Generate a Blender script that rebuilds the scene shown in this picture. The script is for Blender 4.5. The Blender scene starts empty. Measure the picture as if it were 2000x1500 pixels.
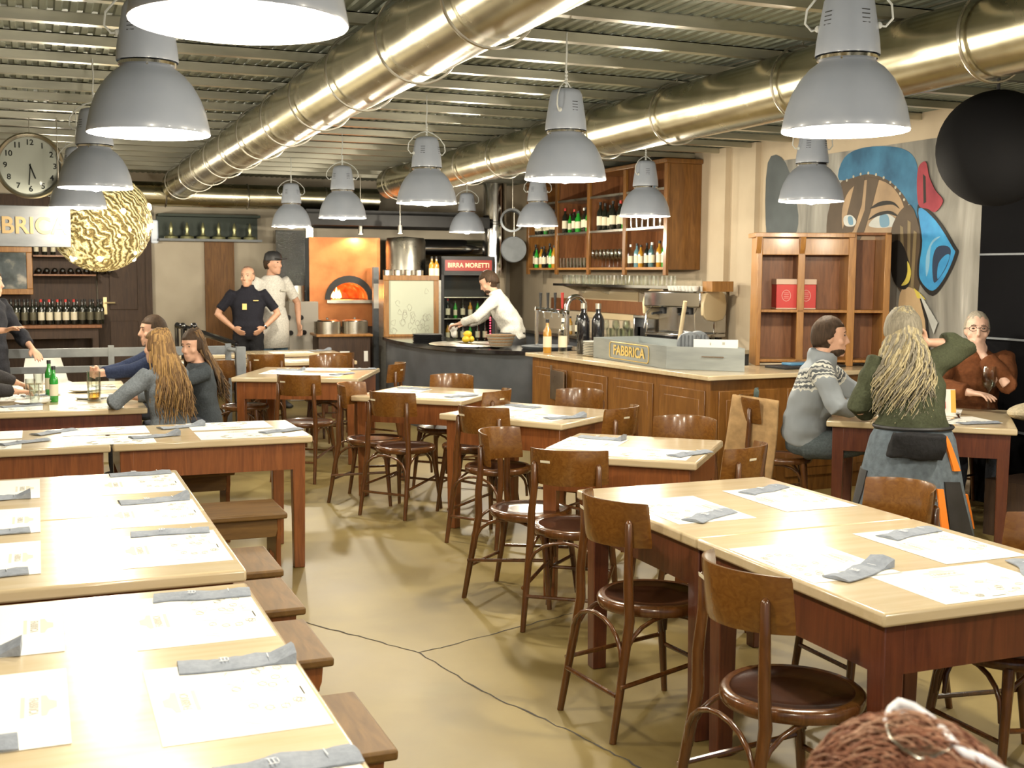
import bpy, bmesh, math, random
from mathutils import Vector, Matrix, Euler, noise
random.seed(7)
PI = math.pi
SC = bpy.context.scene
COL = SC.collection
R = math.radians
# ---------------------------------------------------------------- camera (measured from vanishing points)
FPX, YAW, PIT, ROL, CH = 2290., .384, .094, .006, 1.65
cy_, sy_, cp_, sp_, cr_, sr_ = math.cos(YAW), math.sin(YAW), math.cos(PIT), math.sin(PIT), math.cos(ROL), math.sin(ROL)
FW = Vector((sy_*cp_, cy_*cp_, -sp_)); RT0 = Vector((cy_, -sy_, 0)); UP0 = RT0.cross(FW)
RT = cr_*RT0 + sr_*UP0; UP = -sr_*RT0 + cr_*UP0
def ray(u, v): return RT*((u-1000)/FPX) - UP*((v-750)/FPX) + FW
def atz(u, v, z):
    d = ray(u, v); t = (z-CH)/d.z; return Vector((d.x*t, d.y*t, z))
def aty(u, v, Y):
    d = ray(u, v); t = Y/d.y; return Vector((d.x*t, Y, CH+d.z*t))
def atx(u, v, X):
    d = ray(u, v); t = X/d.x; return Vector((X, d.y*t, CH+d.z*t))
cam = bpy.data.cameras.new('camera'); co = bpy.data.objects.new('camera', cam); COL.objects.link(co)
cam.sensor_width = 36; cam.lens = FPX/2000*36; cam.clip_start = .05; cam.clip_end = 100
mw = Matrix((RT, UP, -FW)).transposed().to_4x4(); mw.translation = (0, 0, CH); co.matrix_world = mw
cam.dof.use_dof = True; cam.dof.focus_distance = 5.5; cam.dof.aperture_fstop = 7.1
SC.camera = co
# ---------------------------------------------------------------- materials
def mat(name, col, rough=.5, metal=0, coat=0, spec=.5, emit=None, es=0, trans=0, sss=0, alpha=1):
    m = bpy.data.materials.new(name); m.use_nodes = True
    b = m.node_tree.nodes['Principled BSDF']; I = b.inputs
    I['Base Color'].default_value = (*col, 1); I['Roughness'].default_value = rough; I['Metallic'].default_value = metal
    I['Coat Weight'].default_value = coat; I['Coat Roughness'].default_value = .12
    I['Specular IOR Level'].default_value = spec; I['Transmission Weight'].default_value = trans
    I['Alpha'].default_value = alpha
    if emit: I['Emission Color'].default_value = (*emit, 1); I['Emission Strength'].default_value = es
    return m
def nt(m): return m.node_tree, m.node_tree.nodes['Principled BSDF']
def coords(t, kind='Object', scale=(1,1,1)):
    tc = t.nodes.new('ShaderNodeTexCoord'); mp = t.nodes.new('ShaderNodeMapping'); mp.inputs['Scale'].default_value = scale
    t.links.new(tc.outputs[kind], mp.inputs['Vector']); return mp.outputs[0]
def ramp(t, src, stops):
    r = t.nodes.new('ShaderNodeValToRGB'); t.links.new(src, r.inputs[0]); e = r.color_ramp.elements
    while len(e) > 1: e.remove(e[-1])
    e[0].position = stops[0][0]; e[0].color = (*stops[0][1], 1)
    for p, c in stops[1:]:
        k = e.new(p); k.color = (*c, 1)
    return r.outputs[0]
def noisy(m, stops, scale=(5,5,5), ns=3, detail=6, bump=0, kind='Object', dist=0, rough=None):
    t, b = nt(m); v = coords(t, kind, scale)
    n = t.nodes.new('ShaderNodeTexNoise'); n.inputs['Scale'].default_value = ns; n.inputs['Detail'].default_value = detail; n.inputs['Distortion'].default_value = dist
    t.links.new(v, n.inputs['Vector']); o = n.outputs['Fac']
    t.links.new(ramp(t, o, stops), b.inputs['Base Color'])
    if bump:
        bp = t.nodes.new('ShaderNodeBump'); bp.inputs['Strength'].default_value = bump; bp.inputs['Distance'].default_value = .01
        t.links.new(o, bp.inputs['Height']); t.links.new(bp.outputs[0], b.inputs['Normal'])
    if rough:
        mr = t.nodes.new('ShaderNodeMapRange'); mr.inputs['To Min'].default_value = rough[0]; mr.inputs['To Max'].default_value = rough[1]
        t.links.new(o, mr.inputs['Value']); t.links.new(mr.outputs[0], b.inputs['Roughness'])
    return m
def wood(name, a, b, scale=(14,14,1.2), rough=.3, coat=.3, bump=.05):
    m = mat(name, a, rough, coat=coat); return noisy(m, [(.3, a), (.7, b)], scale, 3, 8, bump, dist=1.2)
W = {}
W['chair'] = wood('chair_wood', (.075,.026,.006), (.135,.050,.012), rough=.25, coat=.6)
W['chair2'] = wood('chair_back_wood', (.115,.043,.007), (.185,.078,.014), (1.5,14,14), rough=.25, coat=.6)
W['seat'] = wood('seat_wood', (.03,.011,.006), (.055,.02,.009), rough=.25, coat=.5)
W['table'] = wood('table_wood', (.16,.048,.013), (.27,.09,.024), rough=.35, coat=.3)
W['tabled'] = wood('table_wood_dark', (.075,.018,.009), (.14,.038,.015), rough=.35, coat=.3)
W['top'] = noisy(mat('table_top_beige', (.6,.5,.33), .22, coat=.4), [(.3,(.60,.48,.29)),(.7,(.68,.56,.38))], (1.2,9,9), 3, 8, .01)
W['stool'] = wood('stool_wood', (.105,.052,.011), (.18,.095,.024), (9,1.2,9), rough=.5, coat=0)
W['bar'] = wood('bar_wood', (.15,.06,.013), (.27,.12,.028), (7,7,1), rough=.32, coat=.4)
W['shelf'] = wood('honey_wood', (.26,.11,.022), (.42,.20,.05), (9,9,1.1), rough=.35, coat=.3)
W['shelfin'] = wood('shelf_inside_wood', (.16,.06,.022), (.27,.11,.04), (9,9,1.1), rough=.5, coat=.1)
W['dark'] = wood('dark_wood', (.032,.016,.009), (.065,.034,.018), rough=.65, coat=0)
W['copper'] = noisy(mat('copper_sheet', (.55,.24,.10), .38, .6), [(.3,(.36,.12,.035)),(.7,(.55,.21,.07))], (2,2,2), 2, 4)
W['steel'] = noisy(mat('galvanised_steel', (.55,.54,.5), .3, 1), [(.3,(.50,.48,.42)),(.7,(.66,.63,.56))], (3,3,3), 2, 5, 0, rough=(.22,.36))
W['duct'] = noisy(mat('duct_steel', (.55,.50,.38), .25, 1), [(.3,(.46,.43,.31)),(.7,(.60,.56,.42))], (3,3,3), 2, 5, 0, rough=(.2,.32))
W['joist'] = noisy(mat('joist_steel', (.55,.54,.5), .3, .9), [(.3,(.50,.49,.42)),(.7,(.68,.66,.56))], (1,6,6), 2, 5)
W['chrome'] = mat('chrome', (.8,.8,.8), .12, 1)
W['shade'] = noisy(mat('lamp_grey_enamel', (.36,.39,.45), .35, coat=.3), [(.3,(.33,.37,.45)),(.7,(.37,.41,.49))], (4,4,4), 2, 4)
W['shadein'] = mat('lamp_inside_white', (.9,.9,.88), .4)
W['bulb'] = mat('lit_bulb', (1,1,1), .3, emit=(1,.97,.9), es=40)
W['cable'] = mat('grey_cable', (.6,.62,.6), .5)
W['paper'] = mat('white_paper', (.88,.87,.82), .65)
W['ink'] = mat('print_ink', (.66,.62,.52), .7)
W['inkd'] = mat('print_ink_dark', (.48,.46,.40), .7)
W['napkin'] = noisy(mat('grey_napkin', (.33,.36,.42), .85), [(.3,(.23,.26,.31)),(.7,(.30,.33,.39))], (20,20,20), 3, 5, .3)
W['nprint'] = mat('napkin_print', (.75,.78,.82), .8)
W['black'] = noisy(mat('black_panel', (.02,.02,.022), .55), [(.3,(.015,.015,.017)),(.7,(.03,.03,.032))], (3,3,3), 2, 4)
W['slate'] = noisy(mat('slate_panel', (.07,.08,.09), .35), [(.3,(.055,.062,.07)),(.7,(.09,.10,.115))], (2,2,2), 2, 5)
W['gloss'] = mat('gloss_black', (.01,.01,.012), .15, coat=.5)
W['greyp'] = noisy(mat('grey_paint', (.17,.19,.21), .5), [(.3,(.15,.165,.185)),(.7,(.2,.22,.24))], (5,5,5), 2, 4)
W['white'] = mat('white_plastic', (.8,.79,.74), .4)
W['cream'] = mat('cream_enamel', (.72,.58,.36), .3, coat=.4)
W['red'] = mat('red_print', (.55,.04,.035), .5)
W['orange'] = mat('orange_cloth', (.95,.25,.02), .8)
W['gold'] = mat('gold_paint', (.75,.55,.18), .4)
W['green'] = mat('green_bottle', (.02,.28,.03), .08, coat=1)
W['winebt'] = mat('dark_bottle_glass', (.012,.014,.010), .08, coat=1)
W['amber'] = mat('amber_bottle', (.45,.22,.02), .1, coat=1)
W['blue'] = mat('pale_blue_glass', (.12,.25,.30), .1, coat=1)
W['labeld'] = mat('dark_bottle_label', (.10,.09,.055), .6)
W['label'] = mat('bottle_label', (.72,.66,.5), .6)
def glass(name, tint, f=.25):
    m = bpy.data.materials.new(name); m.use_nodes = True; t = m.node_tree; t.nodes.clear()
    o = t.nodes.new('ShaderNodeOutputMaterial'); mx = t.nodes.new('ShaderNodeMixShader'); tr = t.nodes.new('ShaderNodeBsdfTransparent'); g = t.nodes.new('ShaderNodeBsdfGlossy')
    fr = t.nodes.new('ShaderNodeLayerWeight'); fr.inputs['Blend'].default_value = f
    tr.inputs[0].default_value = (*tint, 1); g.inputs['Roughness'].default_value = .05; g.inputs[0].default_value = (.95,.95,.95,1)
    t.links.new(fr.outputs['Facing'], mx.inputs[0]); t.links.new(tr.outputs[0], mx.inputs[1]); t.links.new(g.outputs[0], mx.inputs[2]); t.links.new(mx.outputs[0], o.inputs[0])
    return m
W['glass'] = glass('clear_glass', (.93,.95,.93))
W['smoke'] = glass('grey_acrylic', (.55,.58,.60), .35)
W['beer'] = glass('beer_glass', (.85,.62,.25))
def skinm(name, c): return noisy(mat(name, c, .5), [(.3,tuple(x*.9 for x in c)),(.7,tuple(min(1,x*1.08) for x in c))], (12,12,12), 2, 4)
W['skin'] = skinm('skin', (.62,.36,.25)); W['skin2'] = skinm('skin_tan', (.52,.29,.19))
def cloth(name, c, s=40, bump=.35): return noisy(mat(name, c, .9, spec=.2), [(.3,tuple(x*.8 for x in c)),(.7,tuple(min(1,x*1.2) for x in c))], (s,s,s), 2, 5, bump)
def hairm(name, a, b): return noisy(mat(name, a, .7, spec=.25), [(.35,a),(.65,b)], (30,30,3), 3, 6, .3)
# ---------------------------------------------------------------- mesh builder
def frame_from(d):
    d = d.normalized(); a = Vector((0,0,1)) if abs(d.z) < .95 else Vector((0,1,0))
    u = a.cross(d).normalized(); return u, d.cross(u)
class MB:
    def __init__(s): s.v = []; s.f = []; s.m = []
    def add(s, vs, fs, mi=0):
        o = len(s.v); s.v += [tuple(v) for v in vs]; s.f += [tuple(i+o for i in f) for f in fs]; s.m += [mi]*len(fs); return s
    def box(s, c, d, rot=None, mi=0, tap=1):
        x, y, z = d[0]/2, d[1]/2, d[2]/2; k = tap
        vs = [Vector(p) for p in ((-x*k,-y*k,-z),(x*k,-y*k,-z),(x*k,y*k,-z),(-x*k,y*k,-z),(-x,-y,z),(x,-y,z),(x,y,z),(-x,y,z))]
        if rot is not None:
            rm = Euler(rot).to_matrix() if not isinstance(rot, Matrix) else rot; vs = [rm @ v for v in vs]
        c = Vector(c); return s.add([v+c for v in vs], [(0,3,2,1),(4,5,6,7),(0,1,5,4),(1,2,6,5),(2,3,7,6),(3,0,4,7)], mi)
    def bb(s, x0,x1,y0,y1,z0,z1, mi=0): return s.box(((x0+x1)/2,(y0+y1)/2,(z0+z1)/2),(x1-x0,y1-y0,z1-z0), mi=mi)
    def prism(s, poly, z0, z1, mi=0, T=None):
        n = len(poly); vs = [Vector((p[0],p[1],z0)) for p in poly]+[Vector((p[0],p[1],z1)) for p in poly]
        if T: vs = [T(v) for v in vs]
        return s.add(vs, [tuple(range(n))[::-1], tuple(range(n,2*n))]+[(i,(i+1)%n,n+(i+1)%n,n+i) for i in range(n)], mi)
    def tube(s, pts, r, n=8, mi=0, closed=False, flat=None):
        pts = [Vector(p) for p in pts]; N = len(pts); rr = r if isinstance(r,(list,tuple)) else [r]*N
        vs = []; u = None
        for i, p in enumerate(pts):
            if closed: d = pts[(i+1)%N]-pts[i-1]
            else: d = pts[min(i+1,N-1)]-pts[max(i-1,0)]
            if d.length < 1e-9: d = Vector((0,0,1))
            d.normalize()
            if u is None: u, w = frame_from(d)
            else:
                u = (u-d*u.dot(d))
                u = u.normalized() if u.length > 1e-6 else frame_from(d)[0]
                w = d.cross(u)
            for k in range(n):
                a = 2*PI*k/n; vs.append(p+(u*math.cos(a)+w*math.sin(a))*rr[i])
        fs = []
        for i in range(N if closed else N-1):
            j = (i+1)%N
            fs += [(i*n+k, i*n+(k+1)%n, j*n+(k+1)%n, j*n+k) for k in range(n)]
        if not closed: fs += [tuple(range(n))[::-1], tuple((N-1)*n+k for k in range(n))]
        return s.add(vs, fs, mi)
    def cyl(s, p0, p1, r0, r1=None, n=12, mi=0): return s.tube([p0,p1],[r0, r0 if r1 is None else r1], n, mi)
    def lathe(s, prof, n=20, c=(0,0,0), mi=0, cap=True, M=None):
        vs = []; c = Vector(c)
        for r, z in prof:
            for k in range(n):
                a = 2*PI*k/n; p = Vector((r*math.cos(a), r*math.sin(a), z)); vs.append((M @ p if M is not None else p)+c)
        fs = [(i*n+k, i*n+(k+1)%n, (i+1)*n+(k+1)%n, (i+1)*n+k) for i in range(len(prof)-1) for k in range(n)]
        if cap: fs += [tuple(range(n))[::-1], tuple((len(prof)-1)*n+k for k in range(n))]
        return s.add(vs, fs, mi)
    def sph(s, c, r, n=14, mi=0, rot=None):
        if not isinstance(r,(list,tuple)): r = (r,r,r)
        m = n//2+1; prof = [(max(.001,math.sin(PI*i/m)), -math.cos(PI*i/m)) for i in range(m+1)]
        M = Matrix.Diagonal(Vector(r)); 
        if rot is not None: M = (rot if isinstance(rot, Matrix) else Euler(rot).to_matrix()) @ M
        return s.lathe(prof, n, c, mi, True, M)
    def loft(s, pts, rad, side=(1,0,0), n=16, mi=0):
        """rings with radii (a along side, b across) about a spine"""
        pts = [Vector(p) for p in pts]; N = len(pts); vs = []
        for i, p in enumerate(pts):
            d = (pts[min(i+1,N-1)]-pts[max(i-1,0)]).normalized(); u = Vector(side); u = (u-d*u.dot(d)).normalized(); w = d.cross(u)
            a, b = rad[i]
            for k in range(n):
                t = 2*PI*k/n; vs.append(p+u*math.cos(t)*a+w*math.sin(t)*b)
        fs = [(i*n+k, i*n+(k+1)%n, (i+1)*n+(k+1)%n, (i+1)*n+k) for i in range(N-1) for k in range(n)]
        fs += [tuple(range(n))[::-1], tuple((N-1)*n+k for k in range(n))]
        return s.add(vs, fs, mi)
    def data(s, name, mats, ang=35):
        me = bpy.data.meshes.new(name); me.from_pydata(s.v, [], s.f)
        for m in (mats if isinstance(mats,(list,tuple)) else [mats]): me.materials.append(m)
        me.polygons.foreach_set('material_index', s.m)
        bm = bmesh.new(); bm.from_mesh(me); bmesh.ops.recalc_face_normals(bm, faces=bm.faces); bm.to_mesh(me); bm.free()
        me.polygons.foreach_set('use_smooth', [True]*len(me.polygons)); me.set_sharp_from_angle(angle=R(ang)); me.update(); return me
    def build(s, name, mats, parent=None, loc=(0,0,0), rz=0, bev=0, ang=35):
        o = bpy.data.objects.new(name, s.data(name, mats, ang)); COL.objects.link(o); o.location = loc; o.rotation_euler = (0,0,rz)
        if parent: o.parent = parent
        if bev:
            b = o.modifiers.new('edge','BEVEL'); b.width = bev; b.segments = 2; b.limit_method = 'ANGLE'; b.angle_limit = R(50); b.harden_normals = False
        return o
def tag(o, label=None, cat=None, group=None, kind=None):
    if label: o['label'] = label
    if cat: o['category'] = cat
    if group: o['group'] = group
    if kind: o['kind'] = kind
    return o
def empty(name, loc, rz=0, label=None, cat=None, group=None):
    o = bpy.data.objects.new(name, None); COL.objects.link(o); o.location = loc; o.rotation_euler = (0,0,rz); o.empty_display_size = .1
    return tag(o, label, cat, group)
def kids(o): return [c for c in bpy.data.objects if c.parent == o]
KID = {}
def reg(o):
    KID[o.name] = kids(o)
    for c in KID[o.name]: reg(c)
def copytree(o, loc=None, rz=None, label=None, group=None, parent=None):
    if parent is None and o.name not in KID: reg(o)
    c = o.copy(); COL.objects.link(c)
    if parent: c.parent = parent
    for ch in KID.get(o.name, []): copytree(ch, parent=c)
    if loc is not None: c.location = loc
    if rz is not None: c.rotation_euler = (0,0,rz)
    if label: c['label'] = label
    if group: c['group'] = group
    return c
class Proto:
    """first use places the source itself, later uses copy it"""
    def __init__(s, o): s.o = o; s.used = False
    def put(s, loc, rz=0, label=None, group=None):
        if not s.used:
            s.used = True; reg(s.o); c = s.o; c.location = loc; c.rotation_euler = (0,0,rz)
            if label: c['label'] = label
            if group: c['group'] = group
            return c
        return copytree(s.o, loc, rz, label, group or s.o.get('group'))
def struct(mb, name, m, parent=None, **k):
    o = mb.build(name, m, parent, **k)
    if not parent: o['kind'] = 'structure'
    return o
def text_mesh(txt, size, ext=.002, font_scale=1.0):
    cu = bpy.data.curves.new('lettering','FONT'); cu.body = txt; cu.size = size; cu.extrude = ext; cu.align_x = 'CENTER'; cu.align_y = 'CENTER'; cu.offset = size*.02
    ob = bpy.data.objects.new('lettering', cu); COL.objects.link(ob); dg = bpy.context.evaluated_depsgraph_get()
    me = bpy.data.meshes.new_from_object(ob.evaluated_get(dg)); bpy.data.objects.remove(ob); bpy.data.curves.remove(cu)
    for v in me.vertices: v.co.x *= font_scale
    return me
def text_obj(txt, size, m, parent, loc, rot, ext=.002, fs=1.0, name='lettering'):
    me = text_mesh(txt, size, ext, fs); me.materials.clear(); me.materials.append(m)
    o = bpy.data.objects.new(name, me); COL.objects.link(o); o.parent = parent; o.location = loc; o.rotation_euler = rot; return o
# ---------------------------------------------------------------- room shell
XW, YB, ZC = 6.5, 16.2, 2.93
fm = noisy(mat('polished_concrete', (.46,.38,.22), .3), [(.25,(.215,.155,.052)),(.5,(.28,.21,.075)),(.75,(.35,.27,.105))], (1,1,1), 1.6, 10, .02, dist=.3, rough=(.36,.5))
mb = MB(); mb.bb(-4.5, XW, -3, YB, -.1, 0); floor = struct(mb, 'floor', fm)
# cracks in the slab
ck = mat('crack_dark', (.08,.07,.06), .9); mb = MB()
def crack(pts, w):
    P = [atz(u, v, 0) for u, v in pts]; Q = []
    for a, b in zip(P, P[1:]):
        n = 8
        for i in range(n):
            q = a.lerp(b, i/n); q += Vector((random.uniform(-.008,.008), random.uniform(-.008,.008), 0)); Q.append(q)
    Q.append(P[-1])
    vs = []; 
    for i, q in enumerate(Q):
        d = (Q[min(i+1,len(Q)-1)]-Q[max(i-1,0)]).normalized(); s_ = Vector((-d.y, d.x, 0))*w*random.uniform(.6,1.2)
        vs += [q+s_+Vector((0,0,.0012)), q-s_+Vector((0,0,.0012))]
    mb.add(vs, [(2*i,2*i+1,2*i+3,2*i+2) for i in range(len(Q)-1)])
crack([(560,1205),(700,1243),(820,1275),(940,1350),(1050,1400),(1160,1450),(1250,1500),(1300,1540)], .0045)
crack([(820,1275),(920,1250),(1050,1215),(1150,1190)], .0035)
mb.build('crack', ck, floor)
dk = noisy(mat('ceiling_deck', (.20,.20,.15), .5, .3), [(.3,(.20,.23,.19)),(.7,(.27,.30,.24))], (2,2,2), 2, 5)
mb = MB(); n = 0; vs = []; x = -4.5; xs = []
while x < XW:
    xs += [(x, 0), (x+.028, 0), (x+.036, .010), (x+.062, .010)]; x += .07
vs = [Vector((a, -3, ZC+h)) for a, h in xs]+[Vector((a, YB, ZC+h)) for a, h in xs]; L = len(xs)
mb.add(vs, [(i, i+1, L+i+1, L+i) for i in range(L-1)]); mb.bb(-4.5, XW, -3, YB, ZC+.05, ZC+.12)
struct(mb, 'ceiling', dk, ang=20)
y = 5.2-.575*13; k = 0
while y < 15:
    mb = MB(); mb.bb(-4.45, XW, y, y+.045, ZC-.006, ZC-.001); mb.bb(-4.45, XW, y, y+.006, ZC-.05, ZC-.001); mb.bb(-4.45, XW, y, y+.06, ZC-.056, ZC-.05)
    struct(mb, 'beam', W['joist']); y += .575
wm = noisy(mat('beige_plaster', (.50,.41,.30), .85), [(.3,(.56,.46,.33)),(.7,(.62,.52,.38))], (1.5,1.5,1.5), 2, 6, .05)
wm2 = noisy(mat('grey_beige_plaster', (.40,.35,.28), .85), [(.3,(.48,.42,.33)),(.7,(.55,.49,.39))], (1.5,1.5,1.5), 2, 6, .05)
mb = MB(); mb.bb(XW, XW+.15, -3, YB+.15, 0, 3.0); struct(mb, 'wall_right', wm)
mb = MB(); mb.bb(-4.5, XW, YB, YB+.15, 0, 3.0); struct(mb, 'wall_back', wm2)
mb = MB(); mb.bb(-4.65, -4.5, -3, YB+.15, 0, 3.0); struct(mb, 'wall_left', wm)
# pilaster ribs on the right wall between bottle cabinet and mural
for y0 in (9.72, 10.25):
    mb = MB(); mb.bb(XW-.06, XW, y0, y0+.28, 0, ZC-.01); struct(mb, 'trim_1' if y0 < 10 else 'trim_2', wm)
# ---------------------------------------------------------------- pendant lamps
def make_lamp():
    t = empty('pendant_lamp', (0,0,0), 0, 'x', 'lamp', 'grey industrial pendant lamps')
    out = [(.21,0),(.212,.004),(.207,.03),(.198,.075),(.180,.125),(.155,.17),(.125,.205),(.095,.228),(.09,.236)]
    inn = [(.09,.230),(.12,.2),(.15,.163),(.174,.12),(.192,.073),(.202,.03),(.207,.002),(.21,0)]
    mb = MB(); mb.lathe(out, 40, cap=False); mb.lathe(inn, 40, mi=1, cap=False); shp = mb.build('lamp_shade', [W['shade'], W['shadein']], t, ang=60)
    mb = MB(); mb.lathe([(.085,.228),(.10,.236),(.10,.246),(.085,.252)], 32, mi=0)
    for k in range(3):
        a = 2*PI*k/3+.4; mb.cyl((.09*math.cos(a),.09*math.sin(a),.225),(.09*math.cos(a),.09*math.sin(a),.262),.006,n=6)
    mb.build('collar', W['chrome'], t)
    mb = MB(); mb.lathe([(.106,.25),(.107,.256),(.103,.30),(.092,.37),(.082,.43),(.072,.452),(.04,.462),(.0,.464)], 32, cap=False)
    for k in range(4):
        for q in (0, 1):
            a = -PI/2+(1 if q else -1)*.72; z = .345+k*.014
            mb.box((.0985*math.cos(a)*(1-(z-.3)*.9), .0985*math.sin(a)*(1-(z-.3)*.9), z), (.002,.03,.003), (0,0,a), 1)
    mb.build('housing', [W['shade'], W['black']], t, ang=60)
    mb = MB(); mb.lathe([(.02,.23),(.03,.18),(.048,.11),(.054,.06),(.048,.02),(.028,-.012),(.001,-.020)], 16, cap=False); mb.build('bulb', W['bulb'], shp, ang=60)
    mb = MB(); mb.tube([(0,0,.46),(.004,0,.50),(-.004,0,.56),(.003,0,.64),(0,0,.72),(0,0,.745)], .0045, 6)
    for k in range(5): mb.sph((0,0,.475+k*.018), .009, 6)
    mb.build('hanging_cable', W['cable'], t)
    for s in (-1, 1):
        mb = MB(); mb.tube([(0,0,.50),(s*.05,0,.485),(s*.10,0,.455),(s*.137,0,.41),(s*.142,0,.365),(s*.12,0,.34),(s*.095,0,.345)], .004, 6); mb.sph((s*.098,0,.345), .012, 8)
        mb.build('wire_loop', W['cable'], t)
    ld = bpy.data.lights.new('lamp_glow','POINT'); ld.energy = 74; ld.color = (1,.90,.71); ld.shadow_soft_size = .045
    lo = bpy.data.objects.new('lamp_glow', ld); COL.objects.link(lo); lo.parent = t; lo.location = (0,0,-.07)
    return t
LZ = 2.133
lamp = Proto(make_lamp())
LAMPS = [(.383,2.382,0,'grey dome pendant lamp cut by the top edge, largest and nearest'),(.383,4.392,.4,'grey dome pendant lamp over the left tables, second nearest, below the cut-off one'),
 (.335,7.371,.1,'grey dome pendant lamp beside the hanging wall clock'),(.31,9.707,0,'grey dome pendant lamp in front of the steel letter sign and woven ball'),
 (2.546,3.312,-.35,'large grey dome pendant lamp with two white wire loops over the near right table'),(2.546,5.583,1.2,'grey dome pendant lamp hanging in the middle below the right duct'),
 (2.546,7.915,.5,'grey dome pendant lamp in the middle row, in front of the right duct end'),(2.546,10.36,0,'grey dome pendant lamp before the copper oven, with two side wire loops'),
 (2.546,12.633,.3,'grey dome pendant lamp farthest along the middle row near the cap-wearing man'),(4.747,6.506,.2,'grey dome pendant lamp in front of the painted mural'),
 (4.747,8.793,.8,'grey dome pendant lamp in front of the bottle cabinet side'),(4.747,11.083,.1,'grey dome pendant lamp at the far end of the bottle cabinet'),
 (4.747,13.206,.2,'smallest grey dome pendant lamp above the drinks fridge')]
for x, y, a, lb in LAMPS: lamp.put((x, y, LZ), a-.38, lb)
for x, y in ((.29,12.1),(.27,14.2)):   # added lamps, unseen behind the woven ball, to brighten the back wall
    lamp.put((x, y, LZ), 0, 'added grey dome pendant lamp, unseen behind the woven ball, brightening the back wall')
for x, y in ((.383,.2),(2.546,.9),(4.747,4.1),(4.747,1.6)):   # rest of the rows, outside the frame
    lamp.put((x, y, LZ), 0, 'grey dome pendant lamp of the rows behind the viewer')
# ---------------------------------------------------------------- ducts
def duct(X, y0, y1, rings, label):
    t = empty('ventilation_duct', (X, y0, 2.70), 0, label, 'duct')
    mb = MB(); mb.tube([(0,0,0),(0,y1-y0,0)], .18, 40); mb.build('pipe', W['duct'], t, ang=50)
    for ry in rings:
        mb = MB(); mb.lathe([(.196,-.009),(.203,-.009),(.206,0),(.203,.009),(.196,.009),(.194,0),(.196,-.009)], 40, (0,0,0), cap=False, M=Euler((PI/2,0,0)).to_matrix())
        mb.cyl((0,0,.2),(0,0,.229),.006,n=6); mb.build('ring_clamp', W['steel'], t, loc=(0,ry-y0,0))
duct(1.62, -2.5, 15.0, [1.3,2.3,3.3,4.25,5.16,6.13,7.09,8.06,9.1,10.05,11,12,13,14.4], 'round steel ventilation duct running from top centre to the back left')
duct(3.93, -2.5, 13.6, [2.9,4.1,5.5,6.87,7.9,9.0,9.9,10.8,12.2,13.3], 'round steel ventilation duct on the right running above the bar')
t = empty('ventilation_duct', (.9, 15.2, 2.60), 0, 'horizontal steel duct crossing the back of the room', 'duct')
mb = MB(); mb.tube([(0,0,0),(3.3,0,0)], .15, 36); mb.build('pipe', W['duct'], t, ang=50)
for q in (.15,.6,1.6,2.6):
    mb = MB(); mb.lathe([(.151,-.012),(.162,0),(.151,.012)], 36, (q,0,0), cap=False, M=Euler((0,PI/2,0)).to_matrix()); mb.build('ring_clamp', W['steel'], t)
# ---------------------------------------------------------------- tables
def make_table(w, d, top='top', wd='table', h=.75):
    t = empty('dining_table', (0,0,0), 0, 'x', 'table')
    mb = MB(); mb.bb(-w/2, w/2, -d/2, d/2, h-.04, h); mb.build('tabletop', W[top], t, bev=.009)
    mb = MB(); i = .035
    for s in (-1, 1):
        mb.box((s*(w/2-i-.012), 0, h-.04-.075), (.022, d-2*i-.07, .148)); mb.box((0, s*(d/2-i-.012), h-.04-.075), (w-2*i-.07, .022, .148))
    mb.build('apron', W[wd], t)
    for sx in (-1, 1):
        for sy in (-1, 1):
            mb = MB(); x, y = sx*(w/2-i-.036), sy*(d/2-i-.036)
            mb.box((x, y, (h-.04)/2-.0), (.072,.072,h-.042), tap=.82); mb.build('leg', W[wd], t, bev=.004)
    return t
def table(c, size, ang, label, wd='table', group=None):
    key = (size, wd)
    if key not in TP: TP[key] = Proto(make_table(size[0], size[1], wd=wd))
    return TP[key].put((c[0], c[1], 0), R(ang), label, group)
TP = {}
TH = .7505
# placemat and napkin
def make_mat():
    t = empty('placemat', (0,0,0), 0, 'x', 'placemat'); w, d = .46, .33
    mb = MB(); mb.bb(-w/2, w/2, -d/2, d/2, 0, .0009); sh = mb.build('paper_sheet', W['paper'], t)
    mb = MB(); z0, z1 = .0011, .0014
    def T(p): return p
    mb.prism([(-.06,.112),(.06,.112),(.06,.122),(.03,.128),(.018,.142),(-.018,.142),(-.03,.128),(-.06,.122)], z0, z1)
    mb.prism([(-.06,.08),(.06,.08),(.06,.072),(-.06,.072)][::-1], z0, z1)
    rnd = random.Random(3)
    for k in range(34):
        x, y = rnd.uniform(-.19,.19), rnd.uniform(-.135,.0); a = rnd.uniform(0,PI); L = rnd.uniform(.012,.04)
        mb.box((x,y,.0012),(L,.0014,.0004),(0,0,a), 1)
        if k % 3 == 0:
            pts = [(x+.014*math.cos(q/6*2*PI), y+.010*math.sin(q/6*2*PI), .0013) for q in range(6)]; mb.tube(pts, .0009, 4, 1, closed=True)
    for k in range(8): mb.box((-.02+.0*k, -.145+.0*k, .0012), (.05,.003,.0004), mi=1)
    pr_ = mb.build('printed_logo', [W['ink'], W['inkd']], sh)
    o = text_obj('FABBRICA', .026, W['inkd'], sh, (0,.0965,.0012), (0,0,0), .0002, .86); return t
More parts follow.
